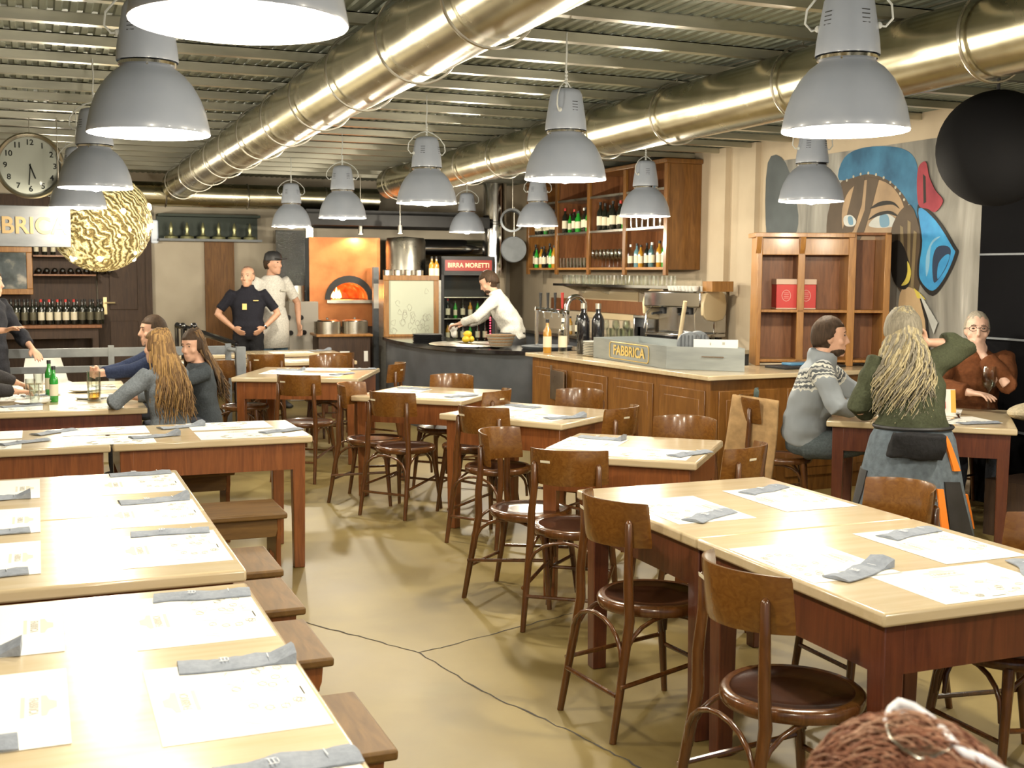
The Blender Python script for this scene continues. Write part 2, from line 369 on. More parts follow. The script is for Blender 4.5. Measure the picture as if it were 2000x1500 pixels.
def make_napkin(seed):
    rnd = random.Random(seed); mb = MB(); L, w = .26, .085; nx, ny = 16, 6; vs = []
    for side in (1, 0):
        for i in range(nx+1):
            for j in range(ny+1):
                x = -L/2+L*i/nx; y = (-w/2+w*j/ny)*(1+.08*math.sin(i*.7+seed)); yy = y+.006*math.sin(i*.5+seed*2)
                h = .004+.007*max(0, math.sin(PI*j/ny))*(.6+.4*math.sin(i*.8+seed))+.003*noise.noise(Vector((i*.6,j*.8,seed)))
                if seed % 3 == 1 and i > nx-3: h += .008*(i-nx+3)
                vs.append((x, yy, h if side else .0005))
    M_ = (nx+1)*(ny+1); fs = []
    for i in range(nx):
        for j in range(ny):
            a = i*(ny+1)+j; fs.append((a, a+1, a+ny+2, a+ny+1)); b = a+M_; fs.append((b, b+ny+1, b+ny+2, b+1))
    for i in range(nx):
        for j in (0, ny):
            a = i*(ny+1)+j; fs.append((a, a+ny+1, a+ny+1+M_, a+M_))
    for j in range(ny):
        for i in (0, nx):
            a = i*(ny+1)+j; fs.append((a, a+1, a+1+M_, a+M_))
    t = empty('napkin', (0,0,0), 0, 'x', 'napkin'); mb.add(vs, fs); mb.build('folded_cloth', W['napkin'], t, ang=60)
    mb = MB()
    for k in range(3): mb.box((-.035+.008*k, 0, .0135), (.002,.028-.006*k,.0012))
    mb.box((-.03,.012,.0135),(.02,.002,.0012)); mb.box((-.03,-.012,.0135),(.02,.002,.0012)); mb.box((.07,0,.013),(.002,.03,.0012)); mb.build('printed_mark', W['nprint'], t); return t
pmat = Proto(make_mat()); nap = [Proto(make_napkin(k)) for k in (1, 2, 3)]
NC = [0]
def place_mat(x, y, ang, label, nx=None, ny=None, nang=0, nlabel=None):
    pmat.put((x, y, TH+.0006*(NC[0] % 2)), R(ang), 'white printed paper placemat '+label, 'paper placemats'); NC[0] += 1
    if nx is not None: nap[NC[0] % 3].put((nx, ny, TH+.0022), R(nang), 'folded grey napkin '+(nlabel or label), 'folded grey napkins')
# left column
table((.075,2.56), (.93,1.66), 0, 'nearest left beige-topped table, overexposed, cut by the bottom left corner', 'table')
table((.10,4.02), (.93,.96), 0, 'second left beige-topped table, its near half', 'table')
table((.10,4.99), (.93,.965), 0, 'second left beige-topped table, its far half', 'table')
table((.865,6.755), (1.05,.75), 0, 'third-row left table on the aisle with tall square legs', 'table')
table((-.195,6.755), (1.05,.75), 0, 'third-row left table cut by the left edge, joined to the aisle one', 'table')
table((.13,8.56), (1.05,1.0), 0, 'table with bottles and glasses where the group sits, its near half', 'tabled')
table((.10,9.62), (1.05,1.05), 0, 'table where the group sits, its far half', 'tabled')
names = ['nearest', 'second', 'third', 'fourth']
for k, (yr, yl) in enumerate(((1.87,1.95),(2.47,2.55),(3.08,3.14))):
    nm = ['nearest the camera','in the middle','at the far end'][k]
    place_mat(.36, yr, 90, 'on the nearest left table, aisle side, '+nm, .40, yr+.20, [4,-3,-6][k])
    place_mat(-.13, yl, -90, 'on the nearest left table, wall side, '+nm, -.19, yl-.19, [4,3,-2][k])
for k, y in enumerate((3.90,4.50,5.16)):
    nm = ['at the near end','in the middle','at the far end'][k]
    place_mat(.38, y, 90, 'on the second left table, aisle side, '+nm, .40, y+.235, [-3,5,2][k])
    place_mat(-.18, y+.03, -90, 'on the second left table, wall side, '+nm, -.18, y-.17, [3,6,2][k])
for k, x in enumerate((-.33,.33,1.02)):
    nm = ['cut by the left edge','in the middle','nearest the aisle'][k]
    place_mat(x, 6.56, 0, 'on the third-row left table, near side, '+nm, x+.24, 6.61, [30,15,25][k])
    place_mat(x, 6.95, 180, 'on the third-row left table, far side, '+nm, x-.27, 6.97, [60,40,20][k])
# right column
table((2.535,2.945), (.93,.965), 0, 'large near right table with beige top on dark red legs, near half', 'tabled')
table((2.535,3.915), (.93,.965), 0, 'near right table, its far half beside the first lamp reflection', 'tabled')
place_mat(2.29, 3.87, -90, 'on the near right table, far half, left side', 2.30, 3.72, 28)
place_mat(2.79, 3.92, 90, 'on the near right table, far half, right side', 2.80, 4.10, 22)
place_mat(2.25, 3.02, -90, 'on the near right table, near half, left side', 2.29, 2.84, 22)
place_mat(2.78, 3.06, 90, 'on the near right table, near half, right side', 2.80, 3.22, 14)
place_mat(2.52, 2.64, 0, 'on the near right table, at its near end', 2.80, 2.66, 60)
MID = [('R2',(2.87,5.41),(.82,.82),-41,'second right table, turned diagonally'),('R3',(2.98,6.99),(.92,.84),-55,'third right table, turned diagonally'),
 ('R4',(2.72,8.40),(.88,.86),-42,'fourth right table, turned diagonally'),('R5',(2.25,10.45),(1.1,1.12),-25,'fifth right table near the round counter')]
for key, c, s, a, nm in MID:
    table(c, s, a, nm+', beige top on brown wooden legs', 'table')
    ca, sa = math.cos(R(a)), math.sin(R(a))
    def L(x, y): return (c[0]+x*ca-y*sa, c[1]+x*sa+y*ca)
    for q, (x, y, r_, nx, ny) in enumerate(((-.24,-.0,-90,-.22,.21),(.12,-.20,0,.33,-.16))):
        p = L(x, y); n2 = L(nx, ny); place_mat(p[0], p[1], a+r_, 'on the '+nm+(', left side' if q == 0 else ', near side'), n2[0], n2[1], a+r_+[80,60][q])
p = L(.1,.35); place_mat(p[0], p[1], -25+180, 'on the fifth right table near the round counter, far side', p[0]+.3, p[1]-.1, 10)
for (x0, x1, yc, nm) in ((.98,1.98,12.02,'sixth-row'),(1.99,3.02,12.02,'sixth-row'),(1.2,2.18,13.25,'farthest'),(2.19,3.16,13.25,'farthest')):
    side = 'right' if x1 > 2.5 else 'left'
    table(((x0+x1)/2, yc), (round(x1-x0,2), .62), 0, nm+' beige-topped table before the standing men, '+side+' half', 'table')
    xm = (x0+x1)/2
    place_mat(xm-.05, yc-.1, 0, 'on the '+nm+' table, '+side+' half', xm+.32, yc+.08, 20)
table((5.30,6.02), (1.10,1.06), -42, 'table with a wine glass where three people sit, right side', 'tabled')
# ---------------------------------------------------------------- bentwood chairs (seat faces +X)
def make_chair():
    t = empty('bentwood_chair', (0,0,0), 0, 'x', 'chair', 'bentwood cafe chairs')
    mb = MB(); prof = []
    n = 36
    def ring(z, k):
        return [Vector(((.205*math.cos(a)+.01)*k, .205*math.sin(a)*(1-.10*(1 if math.cos(a) < 0 else 0)*abs(math.cos(a)))*k, z)) for a in [2*PI*i/n for i in range(n)]]
    rings = [ring(.425,.93), ring(.425,1.0), ring(.435,1.03), ring(.455,1.03), ring(.463,.99), ring(.463,.88)]
    vs = [v for r_ in rings for v in r_]; fs = [(i*n+k, i*n+(k+1)%n, (i+1)*n+(k+1)%n, (i+1)*n+k) for i in range(len(rings)-1) for k in range(n)]
    fs += [tuple(range(n))[::-1]]; mb.add(vs, fs); mb.build('seat_ring', W['chair'], t, ang=50)
    mb = MB(); vs = ring(.463,.885)+ring(.457,.84)+ring(.456,.5); mb.add(vs, [(i*n+k, i*n+(k+1)%n, (i+1)*n+(k+1)%n, (i+1)*n+k) for i in range(2) for k in range(n)]+[tuple(2*n+k for k in range(n))]); mb.build('seat', W['seat'], t, ang=60)
    for s in (-1, 1):
        mb = MB(); mb.tube([(-.275,s*.183,.0),(-.24,s*.176,.2),(-.20,s*.166,.43),(-.205,s*.162,.55),(-.198,s*.150,.68),(-.200,s*.150,.775),(-.200,s*.150,.787)], [.013,.016,.019,.018,.016,.014,.006], 12)
        mb.build('rear_leg', W['chair'], t, ang=60)
        mb = MB(); mb.tube([(.20,s*.175,0),(.175,s*.16,.22),(.145,s*.14,.43)], [.012,.016,.020], 12); mb.build('front_leg', W['chair'], t, ang=60)
    # curved back panel
    mb = MB(); m = 18; vs = []
    for zi, z in enumerate((.685,.70,.76,.83,.845)):
        for i in range(m+1):
            u = -1+2*i/m; a = u*.92; rr = .26; x = -.255+.52*(1-math.cos(a*.75)); y = .184*math.sin(a*.95)/math.sin(.92*.95)
            top = .008*(1-u*u); th = .007 if zi not in (0,4) else .004
            vs.append((x-(z-.76)*.12-th, y, z+(top if zi > 2 else 0))); vs.append((x-(z-.76)*.12+th, y, z+(top if zi > 2 else 0)))
    K = (m+1)*2; fs = []
    for r_ in range(4):
        for i in range(m):
            a = r_*K+2*i; fs += [(a, a+2, a+K+2, a+K), (a+1, a+K+1, a+K+3, a+3)]
        for i in (0, m):
            a = r_*K+2*i; fs.append((a, a+1, a+K+1, a+K))
    for r_ in (0, 4):
        for i in range(m): a = r_*K+2*i; fs.append((a, a+1, a+3, a+2))
    mb.add(vs, fs); bk = mb.build('backrest', W['chair2'], t, ang=50)
    # bentwood braces and stretchers
    def arch(p0, p1, top, nm='brace'):
        p0, p1 = Vector(p0), Vector(p1); pts = []
        for i in range(11):
            a = PI*i/10; q = (p0+p1)/2-(p1-p0)/2*math.cos(a); q.z = p0.z+(top-p0.z)*math.sin(a)**.75; pts.append(q)
        mb = MB(); mb.tube(pts, .0085, 8); mb.build(nm, W['chair'], t, ang=60)
    arch((-.235,-.17,.26),(-.235,.17,.26),.42); arch((-.22,.17,.26),(.15,.13,.26),.42); arch((-.22,-.17,.26),(.15,-.13,.26),.42); arch((.175,.145,.26),(.175,-.145,.26),.42)
    for s in (-1, 1):
        mb = MB(); mb.tube([(-.25,s*.19,.20),(.18,s*.16,.24)], .009, 8); mb.build('stretcher', W['chair'], t)
    for x, z in ((-.255,.165),(.18,.20)):
        mb = MB(); mb.tube([(x,-.17,z),(x,.17,z)], .009, 8); mb.build('stretcher', W['chair'], t)
    mb = MB(); mb.box((-.2455,.09,.795),(.002,.05,.011),(0,-.12,-.27)); mb.build('maker_plate', W['label'], bk)
    return t
chair = Proto(make_chair())
def put_chair(bx, by, f, label):
    a = R(f); chair.put((bx+.215*math.cos(a), by+.215*math.sin(a), 0), a, 'brown bentwood chair '+label)
for c in [(1.765,2.745,2,'nearest the camera, left side of the near right table'),(1.875,3.76,6,'at the left side of the near right table, behind the nearest chair'),
 (2.215,4.82,53,'at the near corner of the second right table'),(2.15,5.60,-48,'seen from its side between the second and third right tables'),
 (2.44,6.60,35,'with glossy back at the near side of the third right table'),(2.16,7.60,40,'with pale plate at the near side of the fourth right table'),
 (2.06,8.32,-38,'half hidden behind the left corner of the fourth right table'),(3.06,8.78,228,'behind the fourth right table, before the round counter'),
 (2.96,7.50,138,'between the fourth and third right tables, turned to the fourth'),(3.52,7.36,217,'behind the third right table, against the wooden bar'),
 (3.30,6.28,128,'at the right side of the third right table'),(3.40,5.74,222,'behind the second right table, against the bar corner'),
 (3.12,4.66,125,'at the right corner of the second right table'),(3.14,3.60,180,'far side of the near right table, before the standing woman'),
 (3.14,2.86,180,'far side of the near right table, cut by the right edge'),(1.85,9.12,54,'at the near side of the fifth right table'),
 (2.98,10.05,155,'at the right side of the fifth right table, before the round counter'),(1.50,10.72,-25,'at the left side of the fifth right table, by the railing'),
 (2.62,11.25,250,'behind the fifth right table'),(4.35,6.60,-32,'holding a tan coat, where the man in the patterned sweater sits'),
 (2.60,1.75,95,'low in the bottom right corner, half hidden by the head'),(2.05,11.5,80,'before the sixth-row table'),(2.78,11.5,95,'at the right end before the sixth-row table'),(6.2,6.75,215,'where the man resting his chin sits')]:
    put_chair(*c)
# ---------------------------------------------------------------- wooden stools
def make_stool():
    t = empty('wooden_stool', (0,0,0), 0, 'x', 'stool', 'wooden stools on the left')
    mb = MB(); mb.bb(-.2,.2,-.225,.225,.425,.455); mb.build('seat', W['stool'], t, bev=.008)
    for s in (-1, 1):
        mb = MB(); mb.prism([(-.17,.425),(.17,.425),(.165,.37),(.135,.30),(.13,0),(.07,0),(.06,.22),(-.06,.22),(-.07,0),(-.13,0),(-.135,.30),(-.165,.37)], s*.19-.012, s*.19+.012, T=lambda v: Vector((v.x, v.z, v.y)))
        mb.build('side_leg', W['table'], t, bev=.003)
    for s in (-1, 1):
        mb = MB(); mb.prism([(-.2,.425),(.2,.425),(.17,.33),(-.17,.33)], s*.155-.01, s*.155+.01, T=lambda v: Vector((v.z, v.x, v.y))); mb.build('apron', W['stool'], t, bev=.003)
    mb = MB(); mb.bb(-.012,.012,-.18,.18,.12,.16); mb.build('stretcher', W['table'], t)
    return t
st = Proto(make_stool())
for x, y, a, lb in [(.61,2.975,0,'nearest the camera beside the nearest left table'),(.625,3.73,0,'second from the camera, in the aisle beside the left tables'),(.66,4.31,0,'third from the camera, with scuffed edges'),
 (.69,4.87,0,'fourth from the camera, beside the second left table'),(.90,5.96,90,'with long bright front edge before the third-row left table'),(.85,7.32,90,'in shadow behind the third-row left table'),(.30,5.96,90,'before the third-row left table, hidden behind the second left table')]:
    st.put((x, y, 0), R(a), 'worn brown wooden stool '+lb)
# ---------------------------------------------------------------- wooden bar counter (L shaped)
A0, A1, A2 = Vector((4.19,10.05)), Vector((4.47,7.28)), Vector((6.46,7.42))
B0, B1, B2 = Vector((4.85,10.1)), Vector((5.12,8.05)), Vector((6.46,8.12))
t = empty('bar_counter', (0,0,0), 0, 'long wooden bar counter with pale beige top turning a corner', 'counter')
mb = MB(); mb.prism([A0, A1, A2, B2, B1, B0], .885, .92); mb.build('countertop', W['top'], t, bev=.006)
i_ = Vector((.05,.05)); mb = MB(); mb.prism([A0+Vector((.06,-.04)), A1+Vector((.055,.06)), A2+Vector((0,.06)), B2+Vector((0,-.05)), B1+Vector((-.05,-.05)), B0+Vector((-.05,-.04))], .0, .884); mb.build('carcass', W['bar'], t)
def panels(p, q, n, z0=.12, z1=.80):
    d = (q-p); L = d.length; d.normalize(); a = math.atan2(d.y, d.x); w = L/n
    for k in range(n):
        c = p+d*(w*(k+.5)); mb = MB()
        mb.box((0,0,(z0+z1)/2), (w-.09,.012,z1-z0)); mb.box((0,-.004,(z0+z1)/2), (w-.22,.012,z1-z0-.13))
        mb.build('panel', W['bar'], t, loc=(c.x,c.y,0), rz=a, bev=.004)
panels(A0+Vector((.055,-.06)), A1+Vector((.05,.07)), 4); panels(A1+Vector((.08,.055)), A2+Vector((-.02,.055)), 3)
mb = MB(); p = A0.lerp(A1,.155)+Vector((.045,0)); mb.box((p.x-.012,p.y,.68),(.012,.02,.3)); mb.box((p.x-.014,p.y-.15,.66),(.012,.26,.26)); mb.build('metal_hatch', W['steel'], t)
# grey display box with lettering on the bar
t = empty('display_box', (0,0,.9215), 0, 'grey metal display box on the bar lettered in gold, beside the plates', 'box')
P = [Vector((4.53,9.30)), Vector((4.50,7.95)), Vector((4.93,7.52)), Vector((5.13,8.05)), Vector((5.0,9.35))]
mb = MB(); n = len(P); h = .175
cen = sum(P, Vector((0,0)))/n
inn = [p+(cen-p).normalized()*.015 for p in P]
vs = [Vector((p.x,p.y,0)) for p in P]+[Vector((p.x,p.y,h)) for p in P]+[Vector((p.x,p.y,h)) for p in inn]+[Vector((p.x,p.y,.01)) for p in inn]
fs = [tuple(range(n))[::-1], tuple(3*n+k for k in range(n))]
for r_ in range(3): fs += [(r_*n+k, r_*n+(k+1)%n, (r_+1)*n+(k+1)%n, (r_+1)*n+k) for k in range(n)]
mb.add(vs, fs); mb.build('case', noisy(mat('grey_metal_sheet', (.30,.33,.33), .4, .3), [(.3,(.27,.30,.30)),(.7,(.36,.39,.39))], (1,1,6), 3, 5), t, ang=20)
a = math.atan2(P[1].y-P[0].y, P[1].x-P[0].x); c = P[0].lerp(P[1], .52)+Vector((-.006,0))
RO = (PI/2, 0, a)
text_obj('FABBRICA', .115, W['gold'], t, (c.x,c.y,h/2), RO, .0015, 1.12)
mb = MB(); pts = []
for sx, sy, q in ((1,1,0),(-1,1,1),(-1,-1,2),(1,-1,3)):
    for k in range(5):
        b = PI/2*(q+k/4); pts.append((sx*.33+.03*math.cos(b), sy*.038+.03*math.sin(b), 0))
mb.tube(pts, .004, 6, closed=True); o = mb.build('lettering_border', W['gold'], t); o.location = (c.x,c.y,h/2); o.rotation_euler = RO
d2 = (P[2]-P[1]); m2 = P[1].lerp(P[2],.6); mb = MB(); mb.box((m2.x-.008,m2.y-.008,h*.6),(.17,.008,.008),(0,0,math.atan2(d2.y,d2.x))); mb.build('handle', W['chrome'], t)
t = empty('menu_card', (4.86,7.82,.925), R(-36), 'long cream card standing in the grey display box', 'card')
mb = MB(); mb.bb(-.17,.17,-.003,.003,.006,.225); mb.build('card_sheet', W['paper'], t); mb = MB(); mb.box((-.04,-.0035,.19),(.01,.001,.02)); mb.box((.06,-.0035,.195),(.02,.001,.02)); mb.build('ink_mark', W['inkd'], t)
# bottles
def make_bottle(h=.30, r=.037, body='winebt', lab=True, neck=.013, cap='black', shoulder=.62, nm='bottle', lm='label'):
    t = empty(nm, (0,0,0), 0, 'x', 'bottle')
    pr = [(r*.9,0),(r,.006),(r,h*shoulder),(r*.85,h*(shoulder+.07)),(neck*1.2,h*(shoulder+.15)),(neck,h*.82),(neck,h*.985),(neck*.9,h)]
    mb = MB(); mb.lathe(pr, 16); bd = mb.build('body', W[body], t, ang=50)
    mb = MB(); mb.cyl((0,0,h*.9),(0,0,h*1.005), neck*1.12, n=12); mb.build('cap', W[cap], t)
    if lab: mb = MB(); mb.lathe([(r*1.012,h*.18),(r*1.012,h*.5)], 16, cap=False); mb.build('label', W[lm], bd)
    return t
BT = {'plain':Proto(make_bottle(lm='labeld')),'wine':Proto(make_bottle()),'red':Proto(make_bottle(.30,.037,cap='red')),'green':Proto(make_bottle(.26,.03,'green')),'amber':Proto(make_bottle(.27,.034,'amber')),
 'clear':Proto(make_bottle(.28,.036,'glass',True,cap='white')),'blue':Proto(make_bottle(.27,.035,'blue')),'big':Proto(make_bottle(.46,.058,'gloss',False,.024,'steel',.66))}
def bt(k, x, y, z, label, group=None, s=1, rz=0):
    o = BT[k].put((x,y,z), rz, label, group); o.scale = (s,s,s); return o
bt('big', 4.62, 9.70, .921, 'tall black magnum bottle with silver neck, left of the pair on the bar')
bt('big', 4.72, 9.60, .921, 'tall black magnum bottle with silver neck, right of the pair on the bar')
bt('amber', 4.34, 9.88, .921, 'amber bottle with pale label at the far end of the bar', s=1.15)
bt('clear', 4.46, 9.80, .921, 'clear bottle between the amber one and the black magnums', s=1.15)
for k in range(9):
    mb = MB(); mb.lathe([(.06,0),(.10,.006),(.115,.014),(.117,.016),(.10,.012),(.0,.008)], 24, cap=False); 
    if k == 0: PLT = Proto(tag(mb.build('plate', W['white'], None, ang=50), 'x', 'plate'))
    PLT.put((4.60,9.40,.921+.0145*k), 0, 'white plate in the stack beside the grey display box', 'stacked plates on the bar')
for i,(x,y) in enumerate(((4.80,8.12),(4.94,8.22))):
    t = empty('pot_cover', (x,y,.99), R(-40), ['grey ribbed round lid standing behind the display box','grey ribbed round lid standing at the right of the display box'][i], 'lid')
    mb = MB(); mb.lathe([(.001,-.012),(.09,-.012),(.10,0),(.09,.02),(.001,.03)], 24, (0,0,.11), cap=False, M=Euler((PI/2,0,0)).to_matrix()); mb.build('disc', W['greyp'], t)
    mb = MB()
    for q in range(5): mb.box((-.06+.03*q,-.02,.11),(.006,.02,.14))
    mb.build('rib', W['slate'], t)
t = empty('book', (5.65,7.75,.921), R(8), 'dark flat folder lying on the bar by the shelf unit', 'folder'); mb = MB(); mb.bb(-.32,.32,-.12,.12,0,.018); mb.build('cover', W['black'], t, bev=.003)
t = empty('paper_pack', (5.62,7.78,.9395), R(4), 'blue and white flat packet on the dark folder', 'packet'); mb = MB(); mb.bb(-.14,.14,-.06,.06,0,.02); mb.build('wrapper', mat('blue_wrap',(.12,.3,.5),.4), t, bev=.004)
# ---------------------------------------------------------------- back counter along the right wall behind the bar
t = empty('back_counter', (0,0,0), 0, 'low back counter under the bottle cabinet behind the bar', 'counter')
mb = MB(); mb.bb(5.90, XW-.07, 9.72, 14.6, .88, .92); mb.build('worktop', W['steel'], t, bev=.004)
mb = MB(); mb.bb(5.95, XW-.07, 9.75, 14.57, 0, .88); mb.build('carcass', W['slate'], t)
mb = MB(); mb.bb(XW-.035, XW-.002, 10.6, 14.6, 1.18, 1.33); mb.build('backsplash', W['shelfin'], t)
# wall bottle cabinet
CX, CY0, CY1, CZ0, CZ1 = 6.08, 10.80, 14.5, 1.70, 2.80
t = empty('bottle_cabinet', (0,0,0), 0, 'large wooden wall cabinet of bottles behind the bar', 'cabinet')
for y in (CY0, CY1-.03): mb = MB(); mb.bb(CX, XW-.002, y, y+.03, CZ0, CZ1); mb.build('side_panel', W['bar'], t, bev=.003)
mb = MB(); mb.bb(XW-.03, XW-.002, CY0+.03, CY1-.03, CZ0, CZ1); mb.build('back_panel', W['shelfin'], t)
mb = MB(); mb.bb(CX-.03, XW-.002, CY0-.03, CY1+.03, CZ1, CZ1+.05); mb.build('cornice', W['bar'], t, bev=.01)
NB = 4; bw = (CY1-CY0)/NB
for k in range(NB+1):
    y = CY0+bw*k; mb = MB(); mb.bb(CX-.012, CX+.02, y-.035, y+.035, CZ0-.06, CZ1); mb.build('upright', W['bar'], t, bev=.004)
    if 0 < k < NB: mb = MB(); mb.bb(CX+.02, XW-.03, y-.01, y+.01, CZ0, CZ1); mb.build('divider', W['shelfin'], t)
for z in (CZ0, CZ0+.43, CZ0+.83):
    mb = MB(); mb.bb(CX-.004, XW-.03, CY0+.03, CY1-.03, z, z+.025); mb.build('shelf', W['shelf'] if z == CZ0 else W['steel'], t)
rb = random.Random(5)
def tumbler(h=.12, r=.035):
    t = empty('drinking_glass', (0,0,0), 0, 'x', 'glass'); mb = MB(); mb.lathe([(.001,.004),(r*.8,.004),(r*.97,h),(r,h),(r*.85,0),(.001,0)], 14, cap=False); mb.build('cup', W['glass'], t, ang=50); return t
def stemglass(k=1, wine=None):
    t = empty('wine_glass', (0,0,0), 0, 'x', 'glass'); mb = MB()
    mb.lathe([(.001,0),(.036,0),(.034,.003),(.006,.008),(.0045,.02),(.0045,.085),(.010,.092),(.032,.115),(.041,.145),(.038,.185),(.032,.21),(.031,.21),(.037,.185),(.040,.145),(.030,.117),(.001,.096)], 20, cap=False); mb.build('bowl_and_stem', W['glass'], t, ang=50); return t
TUM = Proto(tumbler()); STM = Proto(stemglass())
gi = 0
for bay in range(NB):
    y0 = CY0+bw*bay+.07; y1 = y0+bw-.14
    kinds = [['clear','green','amber','clear','blue','wine','amber','blue','clear'],['glassrow'],['glasslow'],['wine','amber','green','wine','wine','amber','green','wine']][bay]
    if kinds[0] in ('glassrow','glasslow'):
        for row in range(2):
            for k in range(9): (STM if kinds[0] == 'glassrow' else TUM).put((CX+.05+.10*row, y0+(y1-y0)*k/8, CZ0+.026), 0, 'clear glass in a packed row on the bottle cabinet shelf, bay %s' % ('right of centre' if bay == 1 else 'in the middle'), 'glasses in the bottle cabinet')
    else:
        for k in range(len(kinds)): bt(kinds[k], CX+.05+rb.uniform(-.01,.04), y0+(y1-y0)*k/(len(kinds)-1), CZ0+.026, 'bottle on the lower shelf of the cabinet, '+['nearest','','','farthest'][bay]+' bay', 'bottles on the cabinet lower shelf', rb.uniform(.85,1.05))
    if bay in (1,2,3):
        for k in range(9): bt(rb.choice(['wine','wine','green','red','clear']), CX+.05+rb.uniform(-.01,.05), y0+(y1-y0)*(k+.5)/9, CZ0+.456, 'bottle standing on the upper cabinet shelf', 'bottles on the cabinet upper shelf', rb.uniform(.9,1.1))
    else:
        for k in range(7): TUM.put((CX+.06, y0+(y1-y0)*k/6, CZ0+.456), 0, 'clear glass on the upper cabinet shelf of the nearest bay', 'glasses in the cabinet nearest bay')
# steel shelf with upside down glasses
t = empty('glass_shelf', (0,0,0), 0, 'thin steel shelf of glasses under the bottle cabinet', 'shelf')
mb = MB(); mb.bb(CX+.02, XW-.002, 10.75, 13.7, 1.50, 1.515); mb.bb(CX+.01, CX+.025, 10.75, 13.7, 1.50, 1.53); mb.build('shelf_board', W['chrome'], t)
for y in (10.9,11.9,12.9,13.6): mb = MB(); mb.prism([(CX+.1,1.5),(XW-.002,1.5),(XW-.002,1.40)], y-.008, y+.008, T=lambda v: Vector((v.x, v.z, v.y))); mb.build('bracket', W['steel'], t)
for k in range(30):
    TUM.put((CX+.08+.10*(k % 2), 10.85+k*.094, 1.516), 0, 'clear tumbler on the steel shelf under the bottle cabinet', 'tumblers on the steel shelf')
# espresso machine
t = empty('espresso_machine', (6.10, 10.42, .921), R(-68), 'chrome and cream espresso machine on the back counter', 'coffee machine')
mb = MB(); mb.bb(-.36,.36,-.20,.22,.10,.14); mb.bb(-.36,.36,.02,.22,.14,.42); mb.bb(-.36,.36,-.22,.22,.40,.56); mb.build('body', W['chrome'], t, bev=.015)
for s in (-1, 1):
    mb = MB(); mb.prism([(-.20,.33),(-.14,.28),(.0,.26),(.12,.28),(.17,.34),(.18,.44),(.15,.53),(.08,.575),(-.08,.58),(-.17,.54),(-.21,.44)], s*.37-.02, s*.37+.02, T=lambda v: Vector((v.z, v.x, v.y))); mb.build('side_cheek', W['cream'], t, bev=.01)
for x in (-.18,.16):
    mb = MB(); mb.cyl((x,-.12,.33),(x,-.12,.41),.035); mb.cyl((x,-.14,.345),(x,-.30,.335),.012); mb.build('group_head', W['black'], t)
for x in (-.32,.32): mb = MB(); mb.tube([(x*.9,-.18,.40),(x*.95,-.24,.34),(x,-.25,.18)], .006, 6); mb.build('steam_wand', W['chrome'], t)
mb = MB(); mb.bb(-.34,.34,-.24,.0,.06,.10); mb.build('drip_tray', W['gloss'], t)
for x in (-.3,.3):
    for y in (-.15,.15): mb = MB(); mb.cyl((x,y,0),(x,y,.1),.02); mb.build('foot', W['black'], t)
CUPP = empty('coffee_cup', (0,0,0), 0, 'x', 'cup'); mb = MB(); mb.lathe([(.001,.003),(.02,.003),(.036,.05),(.038,.05),(.024,0),(.001,0)], 14, cap=False); mb.build('bowl', W['white'], CUPP, ang=50)
mb = MB(); mb.tube([(.032,0,.04),(.05,0,.035),(.045,0,.015),(.026,0,.012)], .004, 6); mb.build('handle', W['white'], CUPP); CUP = Proto(CUPP)
for k in range(16): CUP.put((6.02+.08*(k//8), 10.08+.07*(k % 8), 1.485+0), rb.uniform(0,6), 'white cup stacked on top of the espresso machine', 'cups on the espresso machine')
t = empty('wooden_crate', (6.2, 9.96, 1.485), 0, 'small honey wooden crate on the espresso machine end', 'crate')
mb = MB(); mb.bb(-.12,.12,-.09,.09,0,.012); mb.bb(-.12,-.108,-.09,.09,.012,.10); mb.bb(.108,.12,-.09,.09,.012,.10); mb.bb(-.108,.108,-.09,-.078,.012,.10); mb.bb(-.108,.108,.078,.09,.012,.10); mb.build('box', W['shelf'], t)
# second small machine and glass cluster on the worktop
t = empty('water_dispenser', (6.12, 11.15, .921), R(-90), 'small square chrome grinder beside the espresso machine', 'grinder')
mb = MB(); mb.bb(-.16,.16,-.14,.14,.0,.05); mb.bb(-.16,-.13,-.14,.14,.05,.26); mb.bb(.13,.16,-.14,.14,.05,.26); mb.bb(-.16,.16,-.14,.14,.26,.29); mb.bb(-.13,.13,.1,.14,.05,.26); mb.build('frame', W['chrome'], t, bev=.006)
mb = MB(); mb.bb(-.1,.1,-.08,.08,.06,.16); mb.build('drawer', W['gloss'], t)
for k in range(26):
    x, y = 5.98+.09*(k % 4), 11.45+.085*(k//4)+.02*(k % 2); (STM if k % 3 == 0 else TUM).put((x, y, .9215), 0, 'clear glass in the cluster on the back counter', 'glasses on the back counter')
for k in range(7): bt(['green','green','wine','green','amber','green','wine'][k], 5.97+.04*(k % 2), 12.5+.1*k, .9215, 'small bottle in the row behind the black magnums', 'bottles on the back counter', .8)
t = empty('wooden_paddle', (5.08, 8.75, .925), 0, 'pale wooden paddle leaning upright behind the display box', 'paddle')
M_ = Euler((0,.0,.0)).to_matrix(); mb = MB(); mb.tube([(.0,.05,.0),(.0,-.08,.50)], .018, 8); mb.build('handle', W['top'], t); mb = MB(); mb.sph((0,.04,.05),(.09,.02,.06)); mb.build('blade', mat('terracotta_wood',(.5,.25,.1),.5), t)
t = empty('notice_board', (XW-.004, 12.9, 1.20), 0, 'pale cream notice panel on the wall behind the bar', 'panel'); mb = MB(); mb.bb(-.012,0,-.75,.75,-.10,.24); mb.build('board', W['cream'], t)
